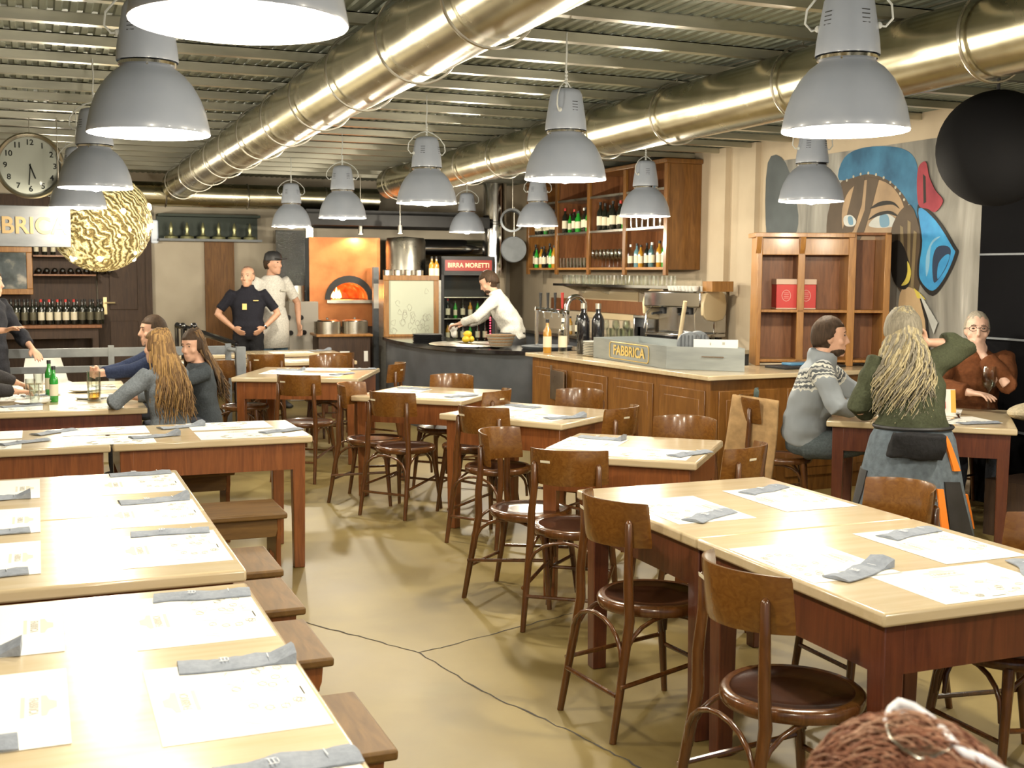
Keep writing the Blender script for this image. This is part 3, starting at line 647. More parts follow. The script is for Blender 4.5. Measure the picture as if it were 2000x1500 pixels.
# beer taps
t = empty('beer_tap', (4.98, 10.85, .90), 0, 'curved chrome beer tap tower on the dark counter', 'tap')
mb = MB(); mb.tube([(0,0,0),(0,0,.42)]+[(.10-.10*math.cos(a),0,.42+.10*math.sin(a)) for a in [PI*k/8 for k in range(1,9)]]+[(.20,0,.0)], .028, 14); mb.build('curved_pipe', W['chrome'], t, ang=60)
mb = MB(); mb.tube([(0,-.05,.36),(-.35,.0,.40)], .022, 10); mb.build('rail', W['chrome'], t)
for k in range(4):
    mb = MB(); x = -.06-.08*k; mb.cyl((x,-.02,.40),(x,-.02,.56),.010,.016); mb.build('tap_handle', W['black'] if k else W['red'], t); mb = MB(); mb.tube([(x,-.04,.38),(x,-.11,.37),(x,-.12,.31)], .008, 8); mb.build('spout', W['chrome'], t)
mb = MB(); mb.cyl((-.33,0,0),(-.33,0,.40),.02); mb.build('post', W['chrome'], t)
# ---------------------------------------------------------------- round black counter
t = empty('round_counter', (0,0,0), 0, 'curved black kitchen counter with dark grey front', 'counter')
fr = [(3.86,13.75),(3.70,13.2),(3.66,12.5),(3.70,11.8),(3.82,11.2),(4.02,10.78),(4.30,10.52),(4.62,10.44)]
sm = []
for i in range(len(fr)-1):
    for q in range(4): sm.append(Vector(fr[i]).lerp(Vector(fr[i+1]), q/4))
sm.append(Vector(fr[-1]))
for _ in range(6): sm = [sm[0]]+[(sm[i-1]+sm[i]*2+sm[i+1])/4 for i in range(1,len(sm)-1)]+[sm[-1]]
back = [Vector((5.15,10.44)), Vector((5.15,11.1)), Vector((4.65,11.4)), Vector((4.45,12.2)), Vector((4.45,13.75))]
mb = MB(); mb.prism(sm+back, .865, .90); mb.build('countertop', W['gloss'], t)
off = [p+Vector((.05,.03)) for p in sm]
mb = MB(); mb.prism(off+[Vector((5.1,10.5)), Vector((5.1,11.05)), Vector((4.6,11.35)), Vector((4.4,12.15)), Vector((4.4,13.7))], 0, .864); mb.build('front', W['slate'], t, ang=25)
t = empty('steel_disc', (4.18,11.55,.9005), 0, 'round brushed steel plate lying on the black counter', 'plate'); mb = MB(); mb.lathe([(.001,0),(.40,0),(.415,.012),(.40,.016),(.001,.014)], 48, cap=False); mb.build('disc', W['steel'], t); t.scale = (1,1.2,1)
t = empty('basket', (4.32,11.0,.9165), 0, 'grey woven bread basket on the black counter', 'basket')
mb = MB(); mb.lathe([(.001,.004),(.10,.004),(.145,.12),(.15,.12),(.108,0),(.001,0)], 24, cap=False); mb.build('bowl', noisy(mat('grey_wicker',(.3,.26,.2),.7),[(.3,(.2,.18,.14)),(.7,(.42,.37,.29))],(60,60,60),3,2,.5), t, ang=60)
for k in range(4): mb = MB(); mb.tube([((.112+.011*k)*math.cos(a),(.112+.011*k)*math.sin(a),.02+.03*k) for a in [2*PI*q/24 for q in range(24)]], .005, 6, closed=True); mb.build('rim_band', W['shelf'], t)
for i,(x,y,z) in enumerate(((4.17,11.62,.955),(4.24,11.66,.955),(4.20,11.70,.955),(4.20,11.65,1.01))):
    t = empty('lemon', (x,y,z), i, 'yellow lemon in the small heap on the steel plate', 'lemon', 'lemons on the steel plate'); mb = MB(); mb.sph((0,0,0),(.045,.036,.036)); mb.sph((.043,0,0),(.01,.008,.008),8); mb.build('fruit', mat('lemon_skin',(.75,.5,.03),.4), t)
t = empty('tray', (3.98,12.35,.9005), 0, 'stack of dark oval trays on the black counter', 'tray'); mb = MB()
for k in range(4): mb.lathe([(.001,.02*k),(.15,.02*k),(.17,.018+.02*k),(.001,.019+.02*k)], 24, cap=False)
mb.build('tray_pile', W['black'], t)
t = empty('pizza_peel', (4.72,10.75,.9005), R(-10), 'dark flat trays lying at the right end of the black counter', 'tray')
for k in range(2): mb = MB(); mb.lathe([(.001,.016*k),(.24,.016*k),(.26,.014+.016*k),(.001,.015+.016*k)], 28, cap=False); mb.build('flat_tray', W['greyp'], t)
# framed board on counter
t = empty('framed_board', (4.07,13.25,.9005), R(-8), 'white sketch board in a wooden frame beside the oven', 'board')
w_, h_ = .265, .66
mb = MB(); 
for s in (-1,1): mb.bb(s*(w_+.03)-.03, s*(w_+.03)+.03, -.025, .025, 0, h_)
mb.bb(-w_-.06,w_+.06,-.025,.025,h_,h_+.06); mb.bb(-w_,w_,-.025,.025,0,.03); mb.build('frame', W['shelf'], t, bev=.004)
mb = MB(); mb.bb(-w_,w_,-.008,.008,.03,h_); mb.build('board_sheet', mat('pale_green_board',(.62,.66,.52),.4), t)
mb = MB(); rr = random.Random(11)
for k in range(26):
    x, z = rr.uniform(-.22,.22), .05+abs(rr.gauss(0,.14)); mb.tube([(x+.03*math.cos(a)*rr.uniform(.5,1.3), -.0095, z+.04*math.sin(a)*rr.uniform(.5,1.3)) for a in [2*PI*q/7 for q in range(7)]], .0016, 4, closed=rr.random() > .4)
mb.build('pencil_drawing', W['inkd'], t)
# ---------------------------------------------------------------- oven
t = empty('pizza_oven', (3.72,15.05,0), R(-6), 'copper fronted pizza oven with glowing arched mouth', 'oven')
cop = W['copper']; g = MB(); N = 14
ax, az, rw, rh = .05, 1.30, .245, .22
arch_ = [(ax+rw*math.cos(PI*k/N), az+rh*math.sin(PI*k/N)) for k in range(N+1)]
outer = [(.46,2.06),(-.46,2.06)]; 
poly = [(.46,az),(.46,2.10),(-.46,2.10),(-.46,az)]+[(p[0],p[1]) for p in arch_[::-1]]
g.prism(poly, -.03, .03, T=lambda v: Vector((v.x, v.z, v.y))); g.bb(-.46,.46,-.03,.03,.95,az); g.build('copper_front', cop, t)
g = MB(); g.bb(-.46,-.44,.03,.95,.95,2.10); g.bb(.44,.46,.03,.95,.95,2.10); g.bb(-.44,.44,.03,.95,2.08,2.10); g.bb(-.44,.44,.93,.95,.95,2.08); g.build('casing', W['greyp'], t)
g = MB(); 
ob = [(ax+(rw+.07)*math.cos(PI*k/N), az+(rh+.09)*math.sin(PI*k/N)) for k in range(N+1)]
g.prism(arch_+ob[::-1], -.07, -.031, T=lambda v: Vector((v.x, v.z, v.y))); g.build('arch_trim', W['black'], t)
fire = bpy.data.materials.new('glowing_embers'); fire.use_nodes = True; tt, b = nt(fire); v = coords(tt, 'Object', (1,1,1)); nn = tt.nodes.new('ShaderNodeTexNoise'); nn.inputs['Scale'].default_value = 9; tt.links.new(v, nn.inputs['Vector'])
c_ = ramp(tt, nn.outputs['Fac'], [(.35,(.8,.05,.005)),(.6,(1,.16,.02)),(.75,(1,.45,.1))]); tt.links.new(c_, b.inputs['Emission Color']); b.inputs['Emission Strength'].default_value = 1.1; b.inputs['Base Color'].default_value = (.1,.03,.01,1)
g = MB(); ib = [(ax+rw*1.0*math.cos(PI*k/N), az+rh*1.0*math.sin(PI*k/N)) for k in range(N+1)]
vs = []; 
for yy, s in ((.035,1.),(.3,1.1),(.6,.9),(.72,.4)):
    vs += [(ax+(x-ax)*s, yy, az+(z-az)*s) for x, z in ib]
g.add(vs, [(r_*(N+1)+k, r_*(N+1)+k+1, (r_+1)*(N+1)+k+1, (r_+1)*(N+1)+k) for r_ in range(3) for k in range(N)]+[tuple(3*(N+1)+k for k in range(N+1))]); g.build('fire_vault', fire, t)
g = MB(); g.bb(ax-.3,ax+.3,-.16,-.075,az-.045,az-.005); g.bb(ax-.24,ax+.24,-.075,.6,az-.045,az-.005); g.build('hearth_sill', W['steel'], t)
fl = mat('flame',(1,.5,.1),.5,emit=(1,.55,.15),es=9); g = MB(); 
for q,(x,y,h) in enumerate(((-.12,.3,.16),(-.08,.34,.12),(-.15,.36,.1))): g.lathe([(.001,0),(.035,.02),(.028,.06),(.001,h)], 10, (ax+x,y,az), cap=False)
g.build('flame', fl, t)
ld = bpy.data.lights.new('fire_glow','POINT'); ld.energy = 6; ld.color = (1,.35,.08); ld.shadow_soft_size = .1; lo = bpy.data.objects.new('fire_glow', ld); COL.objects.link(lo); lo.parent = t; lo.location = (ax,.3,az+.1)
g = MB(); g.bb(-.46,.46,.0,.9,.0,.949); g.build('base', W['dark'], t)
t = empty('plate_cabinet', (3.52,14.45,0), R(-4), 'dark wood cabinet with pots on top in front of the oven', 'cabinet')
mb = MB(); mb.bb(-.32,.32,-.25,.25,.0,.86); mb.build('carcass', W['dark'], t); mb = MB(); mb.bb(-.35,.35,-.28,.28,.86,.89); mb.build('top', W['shelf'], t, bev=.004)
for x in (.0,.26): mb = MB(); mb.bb(x-.06,x+.06,-.255,-.25,.55,.68) if x == 0 else mb.bb(x-.02,x+.03,-.255,-.25,.55,.68); mb.build('label_card', W['paper'], t)
for s, nm in ((-1,'left'),(1,'right')):
    t2 = empty('cooking_pot', (3.52+s*.175,14.45,.8905), 0, 'steel pot with lid, '+nm+' one of the pair under the oven mouth', 'pot')
    mb = MB(); mb.lathe([(.001,0),(.165,0),(.165,.15),(.155,.15),(.001,.02)], 30, cap=False); mb.build('body', W['steel'], t2); mb = MB(); mb.lathe([(.167,.151),(.14,.17),(.001,.178)], 30, cap=False); mb.sph((0,0,.185),.016); mb.build('lid', W['chrome'], t2)
# spot lights of the oven hood: real small lamps
for i,(x,y,z) in enumerate(((3.85,14.72,2.14),(4.22,14.2,2.14))):
    t = empty('spotlight', (x,y,z), 0, ['small steel spotlight shining on the copper oven','small steel spotlight shining on the steel tank'][i], 'spotlight')
    mb = MB(); mb.cyl((0,0,0),(0,0,.10),.035,.03); mb.build('can', W['steel'], t); mb = MB(); mb.cyl((0,0,-.003),(0,0,.0),.028); mb.build('lens', mat('spot_lens',(1,1,1),.3,emit=(1,.85,.6),es=12), t)
    mb = MB(); mb.cyl((0,0,.1),(0,0,ZC-.06-z),.008); mb.build('stem', W['steel'], t)
    ld = bpy.data.lights.new('spot_glow','SPOT'); ld.energy = [26,30][i]; ld.color = (1,.72,.45); ld.spot_size = R(120); ld.shadow_soft_size = .03; lo = bpy.data.objects.new('spot_glow', ld); COL.objects.link(lo); lo.parent = t; lo.location = (0,0,-.02); lo.rotation_euler = (R([28,-25][i]),0,0)
# hood, tank, kitchen steel
t = empty('extractor_hood', (3.95,15.1,2.24), 0, 'dark extractor hood above the oven and kitchen', 'hood')
mb = MB(); mb.prism([(-.95,-.55),(1.6,-.55),(1.6,.6),(-.95,.6)], 0, .14); mb.build('rim', W['black'], t); mb = MB(); mb.box((.3,.05,.17),(2.2,.9,.06)); mb.build('box', W['black'], t)
t = empty('steel_tank', (4.47,14.8,0), 0, 'tall cylindrical steel tank lit by a spotlight', 'tank')
mb = MB(); mb.lathe([(.001,.0),(.26,.0),(.26,2.05),(.24,2.10),(.001,2.12)], 40, cap=False); mb.build('body', W['steel'], t, ang=50)
t = empty('shelf_block', (4.33,14.35,0), 0, 'steel cabinet holding tins beside the oven', 'cabinet')
mb = MB(); mb.bb(-.30,.42,-.18,.18,0,1.56); mb.build('carcass', noisy(mat('brushed_steel',(.45,.45,.42),.4,.6),[(.3,(.4,.4,.37)),(.7,(.5,.5,.46))],(2,2,12),3,4), t, bev=.004)
for k in range(4):
    t = empty('food_tin', (4.08+.14*k,14.3,1.5605), 0, 'small steel tin in the row above the framed board', 'tin', 'tins on the steel cabinet'); mb = MB(); mb.cyl((0,0,0),(0,0,.12),.055,n=20); mb.build('can', W['steel'], t); mb = MB(); mb.cyl((0,0,.121),(0,0,.128),.057,n=20); mb.build('lid', W['black'], t)
for i,x in enumerate((4.66,4.72)): bt('amber', x, 14.28, 1.561, ['amber oil bottle, left of the pair on the steel cabinet','amber oil bottle with pale label, right of the pair on the steel cabinet'][i], s=1.1)
# drinks fridge
t = empty('drinks_fridge', (5.26,14.75,0), R(-8), 'black drinks fridge with glass door and red lit sign', 'fridge')
mb = MB(); mb.bb(-.36,-.32,-.3,.3,.05,1.85); mb.bb(.32,.36,-.3,.3,.05,1.85); mb.bb(-.32,.32,.27,.3,.05,1.85); mb.bb(-.32,.32,-.3,.3,.05,.12); mb.bb(-.36,.36,-.3,.3,1.62,1.87); mb.build('body', W['black'], t, bev=.005)
mb = MB(); mb.bb(-.32,.32,-.29,-.284,.12,1.62); mb.build('glass_door', W['glass'], t)
mb = MB(); mb.bb(-.31,.31,-.308,-.3,1.68,1.82); mb.build('sign_panel', mat('sign_red',(.25,.02,.015),.4,emit=(.5,.04,.02),es=.25), t)
text_obj('BIRRA MORETTI', .082, mat('sign_letters',(.8,.5,.3),.5,emit=(1,.55,.35),es=.6), t, (0,-.3095,1.75), (PI/2,0,0), .001, .95)
for z in (.45,.75,1.05,1.33): mb = MB(); mb.bb(-.32,.32,-.26,.26,z,z+.008); mb.build('wire_shelf', W['steel'], t)
led = mat('red_led',(1,.1,.1),.4,emit=(1,.06,.12),es=5); mb = MB()
for k in range(34): mb.sph((.30,-.275,.3+.035*k), .010, 6)
mb.build('led_strip', led, t)
FR = Matrix.Rotation(R(-8),4,'Z'); 
for z in (.12,.459,.759,1.059):
    for k in range(6):
        p = FR @ Vector((-.25+.1*k,-.18,0)); bt(rb.choice(['wine','green','amber','wine','red']), 5.26+p.x, 14.75+p.y, z+.001, 'bottle standing inside the drinks fridge', 'bottles in the drinks fridge', .85)
t = empty('wood_cabinet_side', (4.76,15.4,0), 0, 'pale wooden board leaning by the fridge', 'board'); mb = MB(); mb.bb(-.12,.12,0,.04,0,1.86); mb.build('plank', W['shelf'], t)
# big kitchen ducts behind the bartender
t = empty('kitchen_pipe', (5.75,14.9,0), 0, 'shiny vertical steel flue behind the bartender', 'pipe'); mb = MB(); mb.lathe([(.16,0),(.16,2.3),(.17,2.31),(.17,2.33),(.16,2.34),(.16,2.85)], 32); mb.build('flue', W['chrome'], t, ang=40)
t = empty('kitchen_pipe', (5.38,15.35,1.98), 0, 'horizontal shiny pipe behind the drinks fridge', 'pipe'); mb = MB(); mb.tube([(-.7,0,0),(.9,0,0)], .13, 28); mb.build('pipe_run', W['chrome'], t, ang=40)
t = empty('hanging_pan', (5.95,14.4,0), 0, 'round grey pan hanging left of the bottle cabinet', 'pan'); q = aty(1004,487,14.4); t.location = (q.x,14.4,q.z)
mb = MB(); mb.lathe([(.001,.0),(.165,.0),(.175,-.03),(.165,-.006),(.001,-.008)], 32, (0,0,0), cap=False, M=Euler((PI/2,0,-.2)).to_matrix()); mb.build('disc', W['greyp'], t); mb = MB(); mb.cyl((0,0,.17),(0,0,.55),.008); mb.build('handle', W['steel'], t)
q = aty(1000,430,13.4); t = empty('duct_mouth', (q.x,13.4,q.z), R(-20), 'open round duct end above the pan', 'duct'); mb = MB(); mb.lathe([(.13,-.4),(.13,0),(.145,.01),(.12,.01),(.12,-.4)], 32, cap=False, M=Euler((PI/2,0,0)).to_matrix()); mb.build('ring_end', W['greyp'], t); mb = MB(); mb.cyl((0,-.2,.13),(0,-.2,ZC-.058-q.z),.008); mb.build('hanger_rod', W['steel'], t)
# tall dark column beside bottle cabinet
t = empty('kitchen_pillar', (4.05,14.95,0), 0, 'slim dark post right of the oven', 'post'); mb = MB(); mb.box((0,-.2,.86),(.07,.07,1.72)); mb.build('post', W['greyp'], t); mb = MB(); mb.box((-.0,-.25,1.35),(.075,.004,.32)); mb.build('white_notice', W['paper'], t)
# ---------------------------------------------------------------- far left wall with wine storage
def wx(u, Y=16.15, v=600): return aty(u, v, Y).x
def wz(v, Y=16.15, u=200): return aty(u, v, Y).z
x0, x1 = wx(192), wx(284)
mb = MB(); mb.bb(x0, x1, 16.10, 16.199, 0, 2.25); d = struct(mb, 'door_1', W['dark'])
mb = MB(); mb.bb(x0+.14, x1-.1, 16.085, 16.10, .25, 1.0); mb.bb(x0+.14, x1-.1, 16.085, 16.10, 1.15, 2.05); mb.build('door_panel', W['dark'], d, bev=.004)
hx = wx(205); hz = wz(597); mb = MB(); mb.box((hx,16.09,hz),(.045,.012,.22)); mb.cyl((hx,16.08,hz+.04),(hx,16.03,hz+.04),.01); mb.tube([(hx,16.03,hz+.04),(hx+.12,16.03,hz+.04)],.01,8); mb.build('door_handle', mat('brass_handle',(.75,.62,.35),.3,.6), d)
mb = MB(); mb.bb(x1, x1+.09, 16.12, 16.199, 0, 2.6); struct(mb, 'trim_3', W['dark'])
t = empty('wall_cladding', (0,0,0), 0, 'tall orange brown wooden panel on the back wall behind the dark-shirted man', 'panel')
mb = MB(); mb.bb(wx(402), wx(459), 16.15, 16.199, .05, wz(468)); mb.build('board', wood('panel_board', (.12,.05,.012), (.22,.10,.025), rough=.6, coat=0), t)
# wine wall
xl, xr = wx(-120), wx(190)
t = empty('wine_wall', (0,0,0), 0, 'dark wooden wine rack wall at the far left', 'rack')
mb = MB(); mb.bb(xl, xr-.01, 16.12, 16.195, 0, 2.6); mb.build('backing', W['dark'], t)
for v in (500, 536): mb = MB(); z = wz(v); mb.bb(wx(68), xr-.02, 15.78, 16.119, z-.02, z); mb.build('shelf', W['shelfin'], t)
for k in range(10):
    bt('wine', wx(78)+.093*k, 16.09, wz(536)+.045, 'dark bottle lying neck outward in the wine rack row', 'bottles lying in the wine rack').rotation_euler = (PI/2,0,0)
for k in range(3): bt('wine', wx(74)+.10*k, 16.02, wz(500)+.001, 'dark bottle standing on the top wine rack shelf', 'bottles on the top wine rack shelf', s=.8)
ct = wz(633, 15.75)
t = empty('console_table', (0,0,0), 0, 'long brown console table carrying the row of wine bottles', 'table')
mb = MB(); mb.bb(wx(-100,15.7), wx(197,15.7), 15.55, 16.1, ct-.04, ct); mb.build('tabletop', W['shelfin'], t, bev=.005)
mb = MB(); mb.bb(wx(-95,15.7), wx(190,15.7), 15.60, 15.62, ct-.17, ct-.041); mb.build('apron', W['dark'], t)
for u in (-90, 185):
    for y in (15.63, 16.0): mb = MB(); mb.box((wx(u,15.7),y,(ct-.041)/2),(.07,.07,ct-.042)); mb.build('leg', W['dark'], t)
for row in range(2):
    for k in range(12):
        bt('red' if 4 <= k <= 8 and row == 0 else 'plain', wx(14,15.7)+.096*k+.04*row, 15.72+.13*row, ct+.001, 'dark wine bottle standing in the packed row on the console table', 'wine bottles on the console table', 1.04)
# framed picture with glass
t = empty('picture_frame', (0,0,0), 0, 'wooden framed picture with painted-in hazy reflections above the wine bottles', 'picture')
fx0, fx1, fz0, fz1 = wx(-30,15.9), wx(66,15.9), wz(575,15.9), wz(484,15.9)
mb = MB(); mb.bb(fx0,fx1,15.88,15.93,fz0,fz0+.07); mb.bb(fx0,fx1,15.88,15.93,fz1-.07,fz1); mb.bb(fx1-.07,fx1,15.88,15.93,fz0+.07,fz1-.07); mb.bb(fx0,fx0+.07,15.88,15.93,fz0+.07,fz1-.07); mb.build('frame', W['shelf'], t, bev=.006)
mb = MB(); mb.bb(fx0+.07,fx1-.07,15.90,15.91,fz0+.07,fz1-.07); mb.build('picture_glass', noisy(mat('picture_painted_haze',(.1,.12,.12),.1,coat=1),[(.35,(.05,.06,.06)),(.55,(.12,.14,.14)),(.7,(.45,.42,.36))],(3,3,3),2,5), t)  # hazy reflections put into the glass colour as pale noise patches
mb = MB(); mb.bb(fx0+.3,fx0+.34,15.931,16.118,fz0+.2,fz0+.3); mb.build('bracket', W['dark'], t)
# lamps shelf at top
t = empty('wall_shelf', (0,0,0), 0, 'dark green shelf box with small brass lamps high on the back wall', 'shelf')
sx0, sx1, sz0, sz1 = wx(312,15.9), wx(510,15.9), wz(464,15.9), wz(422,15.9)
gdk = mat('dark_green_shelf',(.035,.05,.04),.6)
mb = MB(); mb.bb(sx0,sx1,15.75,16.19,sz0-.03,sz0); mb.build('board', W['greyp'], t); mb = MB(); mb.bb(sx0,sx1,16.1,16.19,sz0,sz1+.05); mb.bb(sx0,sx1,15.85,16.1,sz1+.02,sz1+.05); mb.build('back', gdk, t)
for k in range(6):
    t = empty('oil_lamp', (sx0+.16+(sx1-sx0-.3)*k/5, 15.88, sz0+.0005), 0, 'small brass lamp on the high green shelf', 'ornament', 'small brass lamps on the high shelf')
    mb = MB(); mb.lathe([(.001,0),(.09,0),(.085,.03),(.03,.05),(.02,.09),(.03,.13),(.012,.2),(.001,.22)], 16, cap=False); mb.build('body', mat('brass_ornament',(.4,.4,.22),.3,.7), t)
t = empty('wall_light', (wx(308,15.9), 16.0, 0), 0, 'small white emergency light on the back wall', 'light'); mb = MB(); mb.box((0,.12,wz(450,16)),(.09,.08,.30)); mb.build('case', mat('lit_case',(.8,.85,.9),.4,emit=(.8,.9,1),es=.25), t, bev=.02)
# quilted metal panel, white appliance
t = empty('steel_splashback', (0,0,0), 0, 'shiny quilted metal panel beside the oven', 'panel')
qm = mat('quilted_metal',(.5,.52,.55),.2,1); tt, b = nt(qm); v = coords(tt,'Object',(28,28,28)); ch = tt.nodes.new('ShaderNodeTexVoronoi'); tt.links.new(v, ch.inputs['Vector']); bp = tt.nodes.new('ShaderNodeBump'); bp.inputs['Strength'].default_value = .6; bp.inputs['Distance'].default_value = .02; tt.links.new(ch.outputs['Distance'], bp.inputs['Height']); tt.links.new(bp.outputs[0], b.inputs['Normal'])
mb = MB(); mb.bb(wx(540,15.6), wx(603,15.6), 15.58, 15.62, .9, wz(450,15.6,570)); mb.build('sheet', qm, t)
mb = MB(); mb.bb(wx(598,15.6), wx(612,15.6), 15.56, 15.66, .0, 2.3); mb.build('edge_post', W['steel'], t)
t = empty('kitchen_stove', (0,0,0), 0, 'pale kitchen appliance with four dark round knobs behind the capped man', 'appliance')
mb = MB(); a, c = wx(556,15.2), wx(612,15.2); mb.bb(a, c, 14.9, 15.5, 0, wz(588,15.2,580)); mb.build('body', mat('pale_enamel',(.42,.39,.34),.4), t, bev=.01)
for u, v in ((562,620),(587,620),(567,650),(593,649)):
    q = aty(u, v, 14.9); mb = MB(); mb.cyl((q.x,14.9,q.z),(q.x,14.86,q.z),.032,n=16); mb.build('knob', W['gloss'], t)
t = empty('chrome_pots', (wx(575,15.2), 15.15, wz(588,15.2,580)+.001), 0, 'steel pot standing on the pale appliance', 'pot')
mb = MB(); mb.lathe([(.001,0),(.13,0),(.13,.2),(.12,.2),(.001,.02)], 24, cap=False); mb.tube([(-.13,0,.15),(-.17,0,.15),(-.17,0,.1),(-.13,0,.1)],.008,6); mb.build('body', W['steel'], t)
# ---------------------------------------------------------------- clock, hanging sign, woven ball
t = empty('wall_clock', (0,0,0), 0, 'large round steel clock with reflective glass hanging above the letter sign', 'clock')
q = aty(59,324,10.3); t.location = (q.x,10.3,q.z); t.rotation_euler = (0,0,R(0)); MX = Euler((PI/2,0,0)).to_matrix(); RC = .262
mb = MB(); mb.lathe([(RC-.035,-.0),(RC-.03,.03),(RC-.012,.042),(RC,.03),(RC,-.03),(RC-.03,-.035)], 64, cap=False, M=MX); mb.build('rim', W['steel'], t, ang=50)
cf = mat('clock_face',(.55,.55,.50),.35,.15); mb = MB(); mb.lathe([(.001,.0),(RC-.02,.0),(RC-.02,-.03),(.001,-.03)], 64, cap=False, M=MX); dl = mb.build('dial', cf, t)
for k in range(1,13):
    a = PI/2-k*PI/6; text_obj(str(k), .062, W['gloss'], dl, (.185*math.cos(a), -.0025, .185*math.sin(a)), (PI/2,0,0), .0008, 1, 'numeral')
for nm, a, L, w_ in (('minute_hand',-PI/2-.08,.17,.008),('hour_hand',-PI/2+.35,.12,.011)):
    mb = MB(); mb.box((math.cos(a)*L*.4,-.008,math.sin(a)*L*.4),(L,.002,w_),Matrix.Rotation(-a,3,'Y')); mb.build(nm, W['gloss'], t)
gl = glass('clock_glass',(.9,.92,.9),.55); mb = MB(); mb.lathe([(.001,.040),(.12,.036),(RC-.03,.022)], 48, cap=False, M=MX); mb.build('front_glass', gl, t, ang=70)
mb = MB(); mb.cyl((0,0,RC),(0,0,ZC-.06-q.z),.004); mb.build('hanging_wire', W['steel'], t)
t = empty('hanging_sign', (0,0,0), 0, 'brushed steel sign board with large letters hanging at the left edge', 'sign')
q0, q1, q2 = aty(137,404,10.2), aty(137,483,10.2), aty(-85,440,10.2)
sw = q0.x-q2.x; sh = q0.z-q1.z; t.location = ((q0.x+q2.x)/2, 10.2, (q0.z+q1.z)/2)
mb = MB(); mb.bb(-sw/2,sw/2,-.02,.02,-sh/2,sh/2); mb.build('board', noisy(mat('sign_steel',(.55,.58,.6),.5,.2),[(.3,(.08,.085,.09)),(.7,(.15,.155,.16))],(1,1,3),3,5), t, bev=.004)
o = text_obj('FABBRICA', .185, mat('sign_letter_face',(.26,.18,.08),.5,.1), t, (-.005,-.024,-.0), (PI/2,0,0), .004, 1.0); w0 = o.dimensions.x or 1
o.scale = ((sw*.94)/max(.1,(max(v.co.x for v in o.data.vertices)-min(v.co.x for v in o.data.vertices))),1,1)
for x in (-sw*.4, sw*.4): mb = MB(); mb.cyl((x,0,sh/2),(x,0,ZC-.06-t.location.z),.004); mb.build('hanging_wire', W['steel'], t)
q = aty(196,432,10.9); RB = .435
t = empty('woven_ball_lamp', (q.x,10.9,q.z), 0, 'large glowing golden woven ball lamp', 'lamp')
mb = MB(); nu, nv = 90, 44; vs = []
for j in range(nv+1):
    th = PI*j/nv
    for i in range(nu):
        ph = 2*PI*i/nu; w_ = ph*3+7*math.sin(th*2.2); r_ = RB*(.97+.035*abs(math.sin(w_*2.2+th*6))**.6+.02*noise.noise(Vector((math.cos(ph)*6,math.sin(ph)*6,th*7))))
        vs.append((r_*math.sin(th)*math.cos(ph), r_*math.sin(th)*math.sin(ph), -r_*math.cos(th)))
mb.add(vs, [(j*nu+i, j*nu+(i+1)%nu, (j+1)*nu+(i+1)%nu, (j+1)*nu+i) for j in range(nv) for i in range(nu)])
bm_ = bpy.data.materials.new('gold_woven_strands'); bm_.use_nodes = True; tt, b = nt(bm_); b.inputs['Metallic'].default_value = .7; b.inputs['Roughness'].default_value = .28
v = coords(tt,'Object',(1,1,1)); wv = tt.nodes.new('ShaderNodeTexWave'); wv.inputs['Scale'].default_value = 9; wv.inputs['Distortion'].default_value = 12; wv.inputs['Detail'].default_value = 6; wv.inputs['Detail Scale'].default_value = 1.1; wv.bands_direction = 'DIAGONAL'; tt.links.new(v, wv.inputs['Vector'])
tt.links.new(ramp(tt, wv.outputs['Fac'], [(.1,(.22,.16,.06)),(.5,(.62,.50,.22)),(.9,(.95,.85,.5))]), b.inputs['Base Color'])
tt.links.new(ramp(tt, wv.outputs['Fac'], [(.2,(.10,.08,.03)),(.75,(.35,.28,.10)),(1,(.8,.7,.4))]), b.inputs['Emission Color']); b.inputs['Emission Strength'].default_value = .5
bp = tt.nodes.new('ShaderNodeBump'); bp.inputs['Strength'].default_value = .9; bp.inputs['Distance'].default_value = .03; tt.links.new(wv.outputs['Fac'], bp.inputs['Height']); tt.links.new(bp.outputs[0], b.inputs['Normal'])
mb.build('woven_shell', bm_, t, ang=80)
rq = random.Random(4); mb = MB()  # small glowing specks scattered over the woven shell
for k in range(16):
    a, b_ = rq.uniform(-PI,0), rq.uniform(-1.0,.6); mb.sph((RB*.99*math.cos(b_)*math.cos(a), RB*.99*math.cos(b_)*math.sin(a), RB*.99*math.sin(b_)), rq.uniform(.012,.028), 8)
mb.build('glowing_speck', mat('speck_lit',(1,.9,.6),.4,emit=(1,.88,.55),es=6), t); mb = MB(); mb.cyl((0,0,RB),(0,0,ZC-.06-q.z),.006); mb.build('hanging_cable', W['cable'], t)
ld = bpy.data.lights.new('ball_glow','POINT'); ld.energy = 12; ld.color = (1,.8,.45); ld.shadow_soft_size = .4; lo = bpy.data.objects.new('ball_glow', ld); COL.objects.link(lo); lo.parent = t; lo.location = (0,0,-RB-.45)
